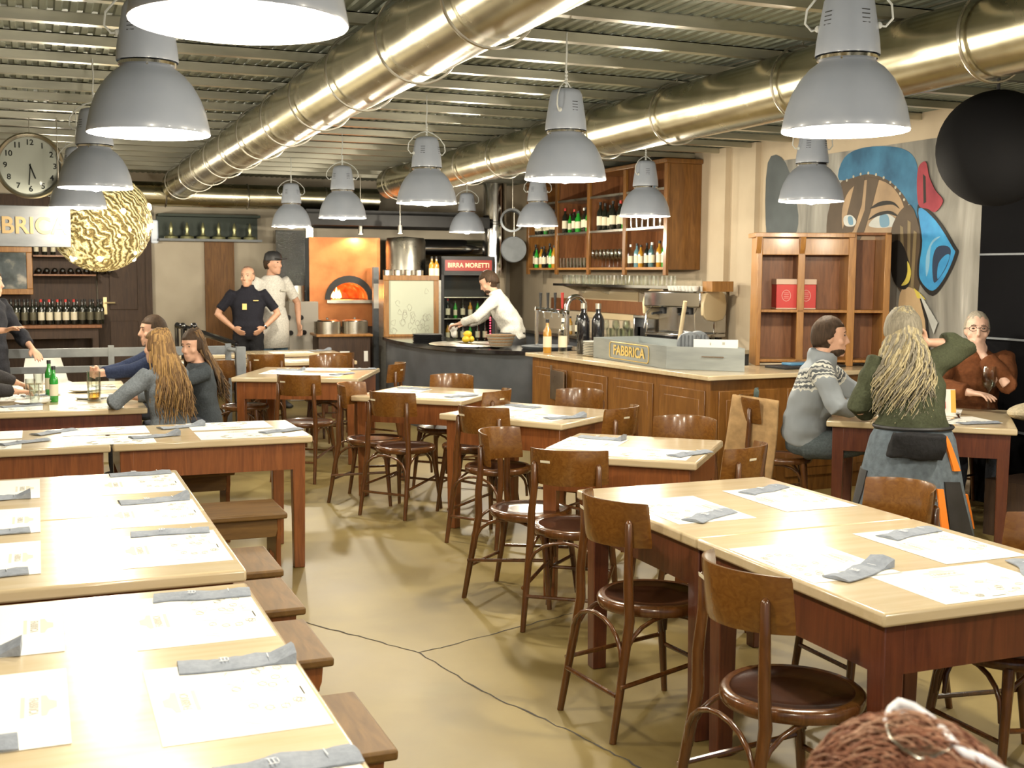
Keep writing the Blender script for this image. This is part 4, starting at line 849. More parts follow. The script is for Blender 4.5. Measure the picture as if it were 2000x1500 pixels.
# ---------------------------------------------------------------- railing
t = empty('metal_railing', (0,0,0), 0, 'grey painted metal railing behind the seated group', 'railing')
RY = 11.15; r0, r1 = -1.6, aty(446,700,RY).x
zz = aty(300,684,RY).z; z2 = aty(300,718,RY).z
mb = MB(); mb.bb(r0, r1, RY-.02, RY+.02, zz-.05, zz+.03); mb.build('top_rail', W['greyp'], t, bev=.005)
mb = MB(); mb.bb(r0, r1, RY-.015, RY+.015, z2-.03, z2+.03); mb.build('lower_rail', W['greyp'], t, bev=.005)
mb = MB(); mb.bb(r0, r1, RY-.015, RY+.015, .3, .36); mb.build('lower_rail', W['greyp'], t, bev=.005)
for x in (r0, -.4, .6, r1): mb = MB(); mb.bb(x-.025, x+.025, RY-.025, RY+.025, 0, zz+.05); mb.build('post', W['greyp'], t)
x2 = aty(470,700,RY-.35).x; mb = MB(); mb.bb(x2-.04,x2+.04,RY-.40,RY-.32,0,zz+.04); mb.build('post', W['greyp'], t)
mb = MB(); mb.tube([(r1,RY,zz),(x2,RY-.36,zz)],.022,8); mb.build('top_rail', W['greyp'], t)
t = empty('stair_handrail', (0,0,0), 0, 'dark sloping handrail with round knobs behind the dark-haired woman', 'handrail')
a, c = aty(345,635,11.9), aty(462,672,11.3); mb = MB(); mb.tube([a, c],.03,8); mb.tube([(a.x,a.y,0),a],.02,8); mb.tube([(c.x,c.y,0),c],.02,8); mb.build('rail', W['gloss'], t)
for u in (357, 379): q = aty(u,641,11.8); mb = MB(); mb.cyl((q.x,q.y,.8),(q.x,q.y,q.z),.02); mb.sph((q.x,q.y,q.z+.02),.035); mb.build('knob_post', W['gloss'], t)
# white shell chair
q = aty(98,712,13.2); t = empty('shell_chair', (q.x,13.2,0), R(200), 'white plastic shell chair beyond the railing', 'chair')
mb = MB(); vs = []; prof = [(.22,.43),(.12,.42),(0,.42),(-.12,.43),(-.19,.50),(-.23,.62),(-.25,.74),(-.255,.80)]; hw = [.19,.22,.23,.23,.22,.21,.18,.10]
for s in (0, .012):
    for (y, z), w_ in zip(prof, hw):
        for k in range(9): u = -1+k/4; vs.append((w_*u, y+.05*u*u*(1 if z > .45 else 0), z+.05*u*u*(1 if z <= .5 else .2)-s))
n = len(prof)*9; mb.add(vs, [(s*n+r_*9+k, s*n+r_*9+k+1, s*n+(r_+1)*9+k+1, s*n+(r_+1)*9+k) for s in (0,1) for r_ in range(len(prof)-1) for k in range(8)]); mb.build('shell_seat', W['white'], t, ang=60)
for sx in (-1,1):
    for sy in (-1,1): mb = MB(); mb.tube([(sx*.08,sy*.08,.41),(sx*.22,sy*.2,0)],.009,6); mb.build('leg', W['steel'], t)
# ---------------------------------------------------------------- open shelf unit on the bar
t = empty('shelf_unit', (0,0,.9215), 0, 'open honey coloured wooden pigeonhole shelf unit standing on the bar end', 'shelf')
a = Vector((5.36,8.02)); bq = Vector((6.33,7.60)); L = (bq-a).length; ang = math.atan2(bq.y-a.y, bq.x-a.x); t.location = (a.x,a.y,.9215); t.rotation_euler = (0,0,ang); H = 1.07; DP = .30
def vb(*k, m='shelf', nm='upright', bev=.003): mb = MB(); mb.bb(*k); return mb.build(nm, W[m], t, bev=bev)
L3 = L*.72; L1 = L*.33
vb(0,.035,0,DP,0,H-.04); vb(L3-.04,L3+.02,0,DP,0,H+.0); vb(L-.05,L,0,DP,0,H); vb(L1-.028,L1+.028,0,.03,0,H-.02); vb(L1-.01,L1+.01,.03,DP,0,H-.04, m='shelfin', nm='divider')
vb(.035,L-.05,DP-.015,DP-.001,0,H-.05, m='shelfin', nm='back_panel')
for z in (.03,.43): vb(.035,L3-.04,0,DP-.015,z,z+.022, nm='shelf_board'); vb(L3+.02,L-.05,0,DP-.015,z,z+.022, nm='shelf_board')
vb(.035,L3-.04,.0,.03,H-.18,H-.05, nm='frieze'); vb(-.03,L3-.0,-.03,DP,H-.04,H-.005, nm='cornice'); vb(L3+.02,L,.0,DP,H-.02,H, m='shelfin', nm='top_board')
for x in (.0,L1): mb = MB(); mb.prism([(0,0),(0,.13),(.05,.13),(.03,.04)], x-.02, x+.02, T=lambda v: Vector((v.z, -.0-v.x, H-.17+v.y))); mb.build('bracket', W['shelf'], t)
t = empty('tin_box', (0,0,0), 0, 'red and cream printed box on the middle shelf of the honey unit', 'box')
p = a+(bq-a).normalized()*(L1-.02)+Vector((math.cos(ang+PI/2),math.sin(ang+PI/2)))*.18; t.location = (p.x,p.y,.9215+.453); t.rotation_euler = (0,0,ang)
mb = MB(); mb.bb(-.16,.16,-.10,.10,0,.20); mb.build('box', W['red'], t, bev=.004); mb = MB(); mb.bb(-.163,.163,-.103,.103,.20,.245); mb.bb(-.161,.161,-.102,.102,.0,.012); mb.build('lid', mat('pinkish_cream',(.62,.45,.34),.5), t, bev=.004)
mb = MB()
for x in (-.08,.08):
    mb.tube([(x+.035*math.cos(k*PI/6),-.102,.11+.045*math.sin(k*PI/6)) for k in range(12)],.003,5,closed=True)
    for q in range(4): mb.box((x,-.102,.09+.014*q),(.04,.003,.004))
mb.build('printed_label', mat('pale_print',(.75,.4,.35),.5), t)
# ---------------------------------------------------------------- mural on the right wall
XM = XW-.002
mur = empty('wall_mural', (0,0,0), 0, 'grey painted mural of a face with blue scarf and headband on the right wall', 'mural')
def mp(u, v, dx): q = atx(u, v, XM); return Vector((XM-dx, q.y, q.z))
LAY = [0.003]
def poly(pts, m, nm, th=.0005):
    z = LAY[0]; LAY[0] += .0006; n = len(pts); mb = MB()
    vs = [mp(u,v,z) for u,v in pts]+[mp(u,v,z+th) for u,v in pts]
    fs = [tuple(range(n)), tuple(n+k for k in range(n))[::-1]]+[(i,(i+1)%n,n+(i+1)%n,n+i) for i in range(n)]
    mb.add(vs, fs); return mb.build(nm, m, mur)
def pm(n, c, c2=None): 
    c2 = c2 or tuple(x*.75 for x in c); return noisy(mat(n, c, .7),[(.35,c2),(.65,c)],(2.2,2.2,2.2),2,5)
mbk = mat('mural_backdrop',(.3,.3,.28),.75); noisy(mbk,[(.35,(.17,.165,.15)),(.52,(.30,.29,.26)),(.66,(.40,.39,.36)),(.75,(.62,.60,.56))],(1,3.2,.55),1.6,8,dist=.6)
tl, tr_, br, bl = mp(1500,318,.001), mp(1930,300,.001), mp(1930,780,.001), mp(1500,700,.001)
ztop = tl.z; zb = .93
mb = MB(); mb.bb(XM-.003, XM-.001, mp(1932,400,0).y, tl.y, zb, ztop); mb.build('backdrop', mbk, mur)
def cat(pts):
    n = len(pts); out = []
    for i in range(n):
        p0, p1, p2, p3 = pts[i-1], pts[i], pts[(i+1)%n], pts[(i+2)%n]
        for q in range(4):
            t_ = q/4; out.append(tuple(.5*(2*p1[a]+(p2[a]-p0[a])*t_+(2*p0[a]-5*p1[a]+4*p2[a]-p3[a])*t_*t_+(3*p1[a]-p0[a]-3*p2[a]+p3[a])*t_**3) for a in (0,1)))
    return out
sm_ = lambda pts, it=2: cat(pts)
_old = lambda pts, it=2: pts if it == 0 else _old([q for i in range(len(pts)) for q in ((pts[i][0]*.75+pts[(i+1)%len(pts)][0]*.25, pts[i][1]*.75+pts[(i+1)%len(pts)][1]*.25),(pts[i][0]*.25+pts[(i+1)%len(pts)][0]*.75, pts[i][1]*.25+pts[(i+1)%len(pts)][1]*.75))], it-1)
blk = mat('mural_black',(.015,.013,.012),.7); br1 = pm('mural_brown',(.10,.07,.045)); tan = pm('mural_tan',(.42,.29,.17),(.30,.21,.13)); bl1 = pm('mural_blue',(.05,.20,.36),(.02,.10,.20)); bl2 = pm('mural_bright_blue',(.06,.36,.70),(.03,.20,.48)); cre = pm('mural_cream',(.55,.52,.42)); yel = pm('mural_yellow',(.75,.62,.10),(.6,.5,.1)); rd = pm('mural_red',(.38,.05,.07),(.22,.02,.04)); wh = pm('mural_white',(.6,.62,.6)); eyb = mat('mural_eye_blue',(.12,.25,.36),.6)
poly(sm_([(1500,318),(1535,318),(1560,420),(1545,470),(1500,470)]), pm('mural_dark_streak',(.10,.12,.13)), 'dark_streak')
poly(sm_([(1640,360),(1700,330),(1780,370),(1800,470),(1790,520),(1640,500),(1615,440)]), br1, 'hair_mass')
poly(sm_([(1660,372),(1700,350),(1740,362),(1765,400),(1770,450),(1740,470),(1660,470),(1645,420)]), tan, 'painted_face')
poly(sm_([(1640,352),(1650,308),(1690,288),(1755,288),(1788,310),(1795,360),(1797,425),(1785,415),(1765,380),(1735,352),(1695,340)]), bl1, 'painted_hat')
for i,(u,v) in enumerate(((1655,352),(1668,345),(1682,340),(1697,338),(1712,341),(1727,347),(1740,356),(1750,366),(1759,378),(1767,390),(1776,402),(1785,414))):
    mb = MB(); mb.sph(tuple(mp(u,v,LAY[0])),(.004,.013,.013),8); mb.build('painted_stud', cre, mur)
poly([(1672,352),(1690,345),(1684,400),(1668,450),(1652,470),(1640,470),(1655,420)], br1, 'hair_lock')
poly([(1695,345),(1718,350),(1705,400),(1690,450),(1680,470),(1668,470),(1690,410)], br1, 'hair_lock')
poly(sm_([(1700,408),(1720,394),(1745,394),(1758,408),(1745,400),(1722,402)],1), blk, 'eyebrow')
poly(sm_([(1698,440),(1712,424),(1735,418),(1752,430),(1748,442),(1715,445)],1), wh, 'painted_eye'); poly(sm_([(1720,422),(1735,420),(1738,440),(1722,443)],2), eyb, 'iris')
poly(sm_([(1697,430),(1715,416),(1740,412),(1757,424),(1737,418),(1714,423)],1), blk, 'lash_line')
poly(sm_([(1650,424),(1664,420),(1674,432),(1668,442),(1652,440)],1), wh, 'painted_eye'); poly(sm_([(1658,424),(1666,424),(1668,438),(1660,438)],1), eyb, 'iris')
poly(sm_([(1745,440),(1780,400),(1802,470),(1800,540),(1790,580),(1775,560),(1760,570),(1742,520)]), br1, 'hair_mass')
for k, (u, v) in enumerate(((1760,440),(1775,430),(1787,450))): poly([(u,v),(u+6,v+4),(u+10-6*k,v+140),(u+4-6*k,v+135)], pm('mural_hair_light',(.25,.19,.10)), 'hair_lock')
poly(sm_([(1795,400),(1832,425),(1868,480),(1873,497),(1852,545),(1824,578),(1798,552),(1794,520),(1800,470)],1), blk, 'scarf_outline')
poly(sm_([(1797,407),(1830,431),(1863,483),(1867,497),(1848,541),(1824,568),(1801,548),(1798,520),(1804,470)],1), bl2, 'painted_scarf')
poly(sm_([(1826,550),(1824,510),(1832,484),(1850,480),(1860,490),(1852,520),(1836,545)]), pm('mural_scarf_shadow',(.03,.05,.10)), 'scarf_fold')
poly(sm_([(1834,545),(1836,515),(1850,498),(1858,500),(1848,525)],1), bl2, 'scarf_fold')
poly(sm_([(1812,540),(1812,500),(1824,470),(1840,462),(1822,480),(1818,520)],1), pm('mural_light_blue',(.25,.5,.72)), 'scarf_highlight')
poly(sm_([(1806,316),(1796,330),(1794,370),(1798,402),(1815,408),(1830,414),(1845,392),(1830,372),(1818,345),(1813,320)],1), rd, 'painted_bow')
poly([(1806,340),(1811,345),(1812,395),(1807,398)], blk, 'bow_line')
poly(sm_([(1765,565),(1795,570),(1812,620),(1816,700),(1800,730),(1762,730),(1757,620)]), pm('mural_neck',(.58,.42,.24),(.5,.35,.2)), 'painted_neck')
poly([(1797,572),(1801,572),(1814,620),(1820,690),(1815,690),(1810,625)], blk, 'neck_line')
poly(sm_([(1742,480),(1760,470),(1775,500),(1782,540),(1772,565),(1752,555),(1742,520)]), blk, 'painted_curl')
poly(sm_([(1776,510),(1783,530),(1778,552),(1764,558),(1772,545),(1776,530)]), yel, 'painted_earring')
poly([(1788,562),(1800,572),(1812,585),(1795,582)], yel, 'painted_ray')
for k in range(5): poly([(1800,574),(1812+6*k,590+10*k),(1808+5*k,596+14*k)], wh, 'painted_ray')
# dark shelving to the right of the mural and big black globe
t = empty('dark_shelving', (0,0,0), 0, 'tall black shelving with thin pale shelf edges at the right edge', 'shelving')
ym = mp(1938,500,0).y; mb = MB(); mb.bb(XW-.12, XW-.004, ym-2.6, ym, 0, 2.88); mb.build('carcass', mat('matt_black',(.006,.006,.007),.9,spec=.05), t)
for z in (.55,1.2,1.62+.18,2.3): mb = MB(); mb.bb(XW-.145, XW-.121, ym-2.6, ym-.02, z, z+.014); mb.build('shelf_edge', W['greyp'], t)
q = aty(1945,290,5.4); t = empty('globe_pendant', (q.x,5.4,q.z), 0, 'big unlit black globe pendant at the upper right edge', 'lamp'); mb = MB(); mb.sph((0,0,0),.335,40); mb.build('globe', mat('matt_black_globe',(.008,.008,.009),.85,spec=.1), t, ang=80)
mb = MB(); mb.cyl((0,0,.33),(0,0,ZC-.058-q.z),.01); mb.build('cord', W['black'], t)
# ---------------------------------------------------------------- things on the group table
def atT(u, v): return atz(u, v, TH)
p = atT(106,785); bt('green', p.x, p.y, TH, 'green beer bottle with white label, nearer of the pair on the group table', s=.95)
p = atT(97,772); bt('green', p.x, p.y, TH, 'green beer bottle with white label, farther of the pair on the group table', s=.98)
mg = empty('beer_mug', (0,0,0), 0, 'tall ribbed beer glass almost empty on the group table', 'glass'); mb = MB(); mb.lathe([(.001,.012),(.034,.012),(.037,.17),(.040,.172),(.038,0),(.001,0)], 20, cap=False)
for k in range(10): mb.cyl((.0385*math.cos(k*.628),.0385*math.sin(k*.628),.02),(.0395*math.cos(k*.628),.0395*math.sin(k*.628),.14),.003,n=5)
mb.build('cup', W['glass'], mg); mb = MB(); mb.cyl((0,0,.013),(0,0,.05),.033,n=20); mb.build('beer', W['beer'], mg); p = atT(184,783); mg.location = (p.x,p.y,TH); mg.scale = (1.15,1.15,1.2)
for i,(u,v) in enumerate(((60,778),(76,766),(68,790))): p = atT(u,v); TUM.put((p.x,p.y,TH), 0, 'clear tumbler beside the green bottles, '+['left one','right one','front one'][i]).scale = (1,1,1.15)
for i,(x,y,a) in enumerate(((.28,8.26,0),(-.22,8.3,0),(.40,8.85,90),(.38,9.6,90),(-.1,9.0,-90),(-.1,9.7,-90))): place_mat(x, y, a, 'on the group table, '+['near edge right','near edge left','beside the long-haired woman','beside the far man','left side middle','left side far'][i], *( (x+.1,y+.1,20) if i in (1,2,4) else (None,)))
for i,(x,y) in enumerate(((.33,8.75),(.30,9.3),(-.05,8.55))): PLT.put((x,y,TH+.003+.014*0), 0, 'white plate with a napkin on the group table, '+['nearest','farthest','left'][i])
# things on the right table with three people
c = Vector((5.30,6.02)); 
for i,(dx,dy,a) in enumerate(((.0,-.30,-10),(.22,.12,45),(-.25,.2,-42),)): place_mat(c.x+dx, c.y+dy, a, 'on the table of three people, '+['near corner','right side','left side'][i])
place_napkin = nap[1].put((5.33,5.55,TH+.003), R(-8), 'folded grey napkin at the near corner of the table of three people', 'folded grey napkins')
p = atz(1930,800,TH); o = STM.put((p.x,p.y,TH+.002), 0, 'large empty wine glass on the table of three people'); o.scale = (1.35,1.35,1.4)
p = atz(1845,808,TH); t = empty('table_card', (p.x,p.y,TH+.001), R(-30), 'white and orange standing card beside the wine glass', 'card')
mb = MB(); mb.prism([(-.05,0),(.05,0),(.004,.16),(-.004,.16)], -.06,.06, T=lambda v: Vector((v.z,v.x,v.y))); mb.build('card_body', W['paper'], t); mb = MB(); mb.box((.045,-.028,.085),(.03,.004,.15),(R(-18),0,0)); mb.build('orange_band', mat('card_orange',(.85,.45,.05),.5), t); mb = MB(); mb.box((-.015,-.036,.06),(.022,.004,.045),(R(-18),0,0)); mb.build('red_print', W['red'], t)
for i,(u,v,a) in enumerate(((1858,820,30),(1872,815,50))):
    p = atz(u,v,TH); t = empty('fork' if i else 'knife', (p.x,p.y,TH+.004), R(a), ['steel knife beside the standing card','steel fork beside the standing card'][i], 'cutlery'); mb = MB(); mb.box((0,0,.002),(.20,.012,.003)); mb.box((.08,0,.002),(.05,.02,.003)); mb.build('blade' if not i else 'tines', W['chrome'], t)
t = empty('salt_set', (p.x+.1,p.y+.28,TH), 0, 'small clear shaker near the standing card', 'shaker'); mb = MB(); mb.lathe([(.001,0),(.02,0),(.017,.06),(.001,.07)], 12, cap=False); mb.build('jar', W['glass'], t)
t = empty('dark_bag', (6.0,5.52,0), R(10), 'black bag and pale jacket heaped on the bench behind the right table', 'bag'); mb = MB(); mb.sph((0,0,.70),(.26,.16,.10),20); mb.sph((.02,0,.50),(.25,.17,.16),20); mb.build('bag_body', cloth('black_bag',(.02,.02,.022)), t); mb = MB(); mb.sph((-.05,.16,.79),(.26,.12,.06),20); mb.build('folded_jacket', cloth('pale_jacket',(.5,.43,.3)), t)
mb = MB(); mb.bb(-.35,.35,-.2,.3,0,.36); mb.build('bench_block', W['dark'], t)
# ---------------------------------------------------------------- people
def remeshed(mb, name, m, vox, parent, smooth=4, sf=.5, disp=0, ds=.12):
    o = mb.build(name, m, None, ang=180); r_ = o.modifiers.new('r','REMESH'); r_.mode = 'VOXEL'; r_.voxel_size = vox; r_.use_smooth_shade = True
    s = o.modifiers.new('s','SMOOTH'); s.factor = sf; s.iterations = smooth
    dg = bpy.context.evaluated_depsgraph_get(); me = bpy.data.meshes.new_from_object(o.evaluated_get(dg)); o.modifiers.clear(); old = o.data; o.data = me; bpy.data.meshes.remove(old)
    if disp:
        me.update(); ns = [v.normal.copy() for v in me.vertices]
        for v, n in zip(me.vertices, ns): v.co += n*disp*noise.noise(Vector((v.co.x/ds, v.co.y/ds, v.co.z/(ds*.6))))
    if not me.materials: me.materials.append(m)
    me.polygons.foreach_set('use_smooth', [True]*len(me.polygons)); o.name = name; o.parent = parent; return o
def ik(S, T, hint, l1=.285, l2=.255):
    d = T-S; L = d.length
    if L > (l1+l2)*.995: T = S+d.normalized()*(l1+l2)*.995; d = T-S; L = d.length
    a = (l1*l1-l2*l2+L*L)/(2*L); h = math.sqrt(max(0, l1*l1-a*a)); u = d.normalized(); k = (hint-u*hint.dot(u)).normalized(); return S+u*a+k*h, T
def hand(mb, w, d, n, side, curl=.5):
    d = d.normalized(); n = (n-d*n.dot(d)).normalized(); t = d.cross(n).normalized()*side
    mb.loft([w-d*.02, w+d*.01, w+d*.05, w+d*.088, w+d*.096], [(.026,.020),(.028,.018),(.040,.016),(.042,.013),(.034,.009)], side=t, n=14)
    for k, (o_, L, fan) in enumerate(((.034,.072,.10),(.0115,.080,.03),(-.011,.075,-.04),(-.033,.060,-.12))):
        p = w+d*.085+t*o_; dd = (d+t*fan).normalized(); pts = [p-dd*.01, p]; a = 0
        for sgm in (.45,.32,.26): a += curl*(.55+.12*k); q = pts[-1]+(dd*math.cos(a)+n*math.sin(a))*L*sgm; pts.append(q)
        mb.tube(pts, [.0095,.0095,.009,.0082,.006], 8)
    p = w+d*.02+t*.026; dd = (d*.75+t*.75+n*.25).normalized(); pts = [p, p+dd*.032, p+dd*.03+(d*.9+t*.25+n*.35).normalized()*.03, p+dd*.03+(d*.95+n*.4).normalized()*.052]; mb.tube(pts, [.013,.0115,.0105,.007], 8)
def head_mesh(mb, Mh):
    rings = [(-.120,.018,.022,.062),(-.112,.034,.036,.050),(-.092,.048,.055,.034),(-.06,.057,.073,.018),(-.02,.066,.085,.006),(.02,.0715,.0925,0),(.055,.073,.094,-.004),(.085,.062,.080,-.008),(.105,.042,.055,-.010),(.117,.012,.016,-.010)]
    n = 24; vs = []
    for z, a, b, y in rings:
        for k in range(n): t = 2*PI*k/n; vs.append(Mh @ Vector((a*math.cos(t), y+b*math.sin(t), z)))
    mb.add(vs, [(i*n+k, i*n+(k+1)%n, (i+1)*n+(k+1)%n, (i+1)*n+k) for i in range(len(rings)-1) for k in range(n)]+[tuple(range(n))[::-1], tuple((len(rings)-1)*n+k for k in range(n))])
    R3 = Mh.to_3x3()
    def S(c, r, rot=None): mb.sph(Mh @ Vector(c), r, 12, rot=R3 @ (Euler(rot).to_matrix() if rot else Matrix.Identity(3)))
    mb.tube([Mh @ Vector((0,.086,.018)), Mh @ Vector((0,.101,-.012)), Mh @ Vector((0,.108,-.030)), Mh @ Vector((0,.094,-.040))], [.008,.010,.0145,.010], 10)
    S((0,.080,.034),(.048,.014,.011)); S((0,.088,-.066),(.024,.010,.007)); S((0,.086,-.078),(.02,.010,.007)); S((0,.072,-.105),(.022,.018,.016))
    for s in (-1,1): S((s*.073,-.008,-.008),(.008,.019,.032),(0,s*.15,0)); S((s*.045,.06,-.03),(.02,.02,.022))
HAIRREG = {}
def hair_shell(Mh, m, parent, hairline=.062, sidey=.035, th=.012, low=-.055, back=1.0, puff=1.0, nape=-.09, short=True):
    mb = MB(); nu, nv = 40, 26; vs = []
    for j in range(nv+1):
        th_ = PI*j/nv
        for i in range(nu):
            ph = 2*PI*i/nu; d = Vector((math.sin(th_)*math.cos(ph), math.sin(th_)*math.sin(ph), -math.cos(th_)))
            p = Vector((d.x*(.075+th)*puff, d.y*(.097+th)-.010, d.z*(.116+th)+.004)); wob = 1+.02*noise.noise(Vector((d.x*5,d.y*5,d.z*3)))*2
            face = (p.y > sidey and p.z < hairline) or ((p.z < -.008-max(0,-p.y)*.62) or (p.y > .012 and p.z < .02) if short else (p.z < nape or (p.z < low and p.y > -.03) or (p.y > .0 and p.z < -.03)))
            k = .80 if face else wob; vs.append(Mh @ (p*k))
    mb.add(vs, [(j*nu+i, j*nu+(i+1)%nu, (j+1)*nu+(i+1)%nu, (j+1)*nu+i) for j in range(nv) for i in range(nu)])
    return mb.build('hair', m, parent, ang=180)
def strands(Mh, m, parent, L, spread, n=110, wave=.012, back=.0, fall=None, m2=None, seed=1, nm='long_hair', drift=(0,0), r0=.009):
    rnd = random.Random(seed); mb = MB()
    for k in range(n):
        a = rnd.uniform(-PI*.95, PI*-.05) if rnd.random() < .8 else rnd.uniform(-PI*1.08, PI*.08)
        zz = rnd.uniform(.0,.10); c = math.sqrt(max(0,1-(zz/.125)**2)); p = Vector((.084*c*math.cos(a), .105*c*math.sin(a)-.012, zz))
        pts = [Mh @ Vector((p.x*.5, p.y*.5, .118)), Mh @ Vector((p.x*.9, p.y*.92, zz+.03)), Mh @ p]; q = Mh @ Vector((p.x*1.12, p.y*1.15, zz-.09)); pts.append(q); l_ = L*rnd.uniform(.7,1.05); st_ = 9; ph = rnd.uniform(0,6)
        out = Vector((q.x-Mh.translation.x, q.y-Mh.translation.y, 0)).normalized()
        for i in range(1, st_+1):
            f = i/st_; pts.append(q+Vector((0,0,-l_*f))+out*spread*math.sin(f*1.6)+Vector((drift[0]*f, drift[1]*f, 0))+Vector((math.sin(ph+f*9), math.cos(ph*1.3+f*8), 0))*wave*(.3+f))
        rr = [r0*.5, r0, r0*1.15]+[r0*(1.15-.95*i/st_) for i in range(st_+1)]
        mb.tube(pts, rr, 5, mi=(1 if (m2 and rnd.random() < .45) else 0))
    return mb.build(nm, [m, m2] if m2 else m, parent, ang=80)
class H:
    def __init__(s, label, loc, rz, seated=False, scale=1, lean=0, dz=0, turn=0, tilt=0, roll=0, side=0, groupname=None, female=False):
        s.t = empty('person', loc, rz, label, 'person'); s.rz = rz; s.loc = Vector(loc); s.t.scale = (scale,)*3; s.sc = scale
        s.f = female; b = .56 if seated else .95; s.P = Vector((0,0,b+dz)); up = Vector((side, lean, 1)).normalized()
        s.Wa = s.P+Vector((side*.3,lean*.3,1)).normalized()*.15; s.C = s.P+up*.32; s.N = s.P+up*.50; s.Hc = s.N+Vector((side*.1,.03+lean*.12,.145)); s.up = up
        w = .155 if female else .178; s.S = [s.N+Vector((sg*w,0,-.055)) for sg in (-1,1)]
        s.Mh = Matrix.Translation(s.Hc) @ Euler((tilt, roll, turn),'XYZ').to_matrix().to_4x4()
        if seated: s.K = [s.P+Vector((sg*.12,.42,.0)) for sg in (-1,1)]; s.A = [Vector((sg*.12,.36,.09)) for sg in (-1,1)]
        else: s.K = [Vector((sg*.10,.03,(.93+dz)*.53)) for sg in (-1,1)]; s.A = [Vector((sg*.11,-.02,.09)) for sg in (-1,1)]
        s.arms = [None,None]; s.hd = [None,None]
    def w2l(s, p): return (Matrix.Rotation(-s.rz,3,'Z') @ (Vector(p)-s.loc))/s.sc
    def arm(s, i, T, hint, hd=None, hn=(0,0,-1), curl=.4, world=False):
        T = s.w2l(T) if world else Vector(T); E, T = ik(s.S[i], T, Vector(hint)); s.arms[i] = (E, T); d = Vector(hd) if hd else (T-E); s.hd[i] = (d, Vector(hn), curl); return s
    def body(s, skin, vox=.006):
        mb = MB(); k = .93 if s.f else 1
        mb.loft([s.P-s.up*.08, s.P-s.up*.03, s.Wa, s.C, s.N-s.up*.07, s.N-s.up*.01, s.N+s.up*.02], [(.10*k,.08*k),(.155,.11),(.125*k,.092*k),(.15*k,.108*k),(.15*k,.085),(.09,.065),(.05,.05)], n=22)
        mb.tube([s.N-s.up*.03, s.N+s.up*.03, s.Hc-Vector((0,.015,.06))], [.060,.052,.050], 14); head_mesh(mb, s.Mh)
        for i in (0,1):
            sg = -1 if i == 0 else 1; E, T = s.arms[i]; S = s.S[i]
            mb.tube([s.C.lerp(S,.75), S, S.lerp(E,.35), S.lerp(E,.9), E, E.lerp(T,.25), E.lerp(T,.9), T], [.045,.052,.044,.038,.037,.038,.026,.024], 12)
            d, n, c = s.hd[i]; hand(mb, T, d, n, sg if True else 1, c)
            Hp = s.P+Vector((sg*.085,0,-.02)); mb.tube([Hp, Hp.lerp(s.K[i],.5), s.K[i], s.K[i].lerp(s.A[i],.3), s.A[i]], [.082,.072,.056,.055,.038], 12)
            mb.loft([s.A[i]+Vector((0,-.06,-.05)), s.A[i]+Vector((0,0,-.045)), s.A[i]+Vector((0,.10,-.058)), s.A[i]+Vector((0,.17,-.065))], [(.03,.028),(.04,.04),(.045,.028),(.03,.018)], n=12)
        s.b = remeshed(mb, 'body', skin, vox, s.t, 3)
        em = W.setdefault('eye', mat('eye_dark',(.04,.03,.025),.2,coat=1))
        for sg in (-1,1): m2 = MB(); m2.sph(s.Mh @ Vector((sg*.031,.0835,.010)), (.011,.005,.006), 10); m2.build('eye', em, s.b); m2 = MB(); m2.tube([s.Mh @ Vector((sg*(.016+.014*q),.093-.004*q*q,.030+.003*(q==1))) for q in range(3)], .003, 5); m2.build('eyebrow', em, s.b)
        return s
    def top(s, m, cuff=1.0, hem=-.06, neck=.012, off=.016, collar=None, name='shirt', vox=.011, disp=.008, bulk=1):
        mb = MB(); k = .93 if s.f else 1; o = off
        mb.loft([s.P+s.up*hem, s.P+s.up*(hem+.03), s.P.lerp(s.Wa,.5), s.Wa, s.C, s.N-s.up*.07, s.N-s.up*.01, s.N+s.up*neck], [(.15*k+o,.11*k+o),(.16+o,.12+o),(.145*bulk+o,.11*bulk+o),(.13*k*bulk+o,.10*k*bulk+o),(.152*k*bulk+o,.112*k+o),(.155*k+o,.09+o),(.095+o,.068+o),(.062+o,.06+o)], n=24)
        for i in (0,1):
            E, T = s.arms[i]; S = s.S[i]; L1 = (E-S).length; L = L1+(T-E).length; pts = [s.C.lerp(S,.7), S]; rr = [.05+o,.055+o]; f = cuff*L
            if f <= L1: pts += [S.lerp(E,f/L1*.5), S.lerp(E,f/L1)]; rr += [.046+o,.044+o]
            else:
                g = (f-L1)/(L-L1); pts += [S.lerp(E,.5), E, E.lerp(T,g*.5), E.lerp(T,g)]; rr += [.043+o,.039+o,.036+o,.027+o+.002]
            mb.tube(pts, rr, 12)
        if collar: mb.tube([s.N+s.up*.0, s.N+s.up*collar], [.066+o,.058+o], 16)
        s.shirt = remeshed(mb, name, m, vox, s.t, 3, disp=disp); return s
    def pants(s, m, name='trousers', vox=.013):
        mb = MB(); mb.loft([s.P-s.up*.09, s.P-s.up*.04, s.P+s.up*.06, s.P+s.up*.09], [(.13,.10),(.17,.125),(.155,.118),(.145,.11)], n=22)
        for i in (0,1):
            sg = -1 if i == 0 else 1; Hp = s.P+Vector((sg*.085,0,-.02)); mb.tube([Hp, Hp.lerp(s.K[i],.5), s.K[i], s.K[i].lerp(s.A[i],.4), s.A[i]+Vector((0,0,.02))], [.098,.088,.072,.068,.062], 12)
        remeshed(mb, name, m, vox, s.t, 3, disp=.008)
        for i in (0,1): mb = MB(); A = s.A[i]; mb.loft([A+Vector((0,-.075,-.045)), A+Vector((0,-.03,-.035)), A+Vector((0,.06,-.04)), A+Vector((0,.14,-.058)), A+Vector((0,.20,-.065))], [(.032,.036),(.045,.05),(.05,.045),(.052,.03),(.032,.02)], n=14); mb.build('shoe', W['black'], s.t, ang=180)
        return s
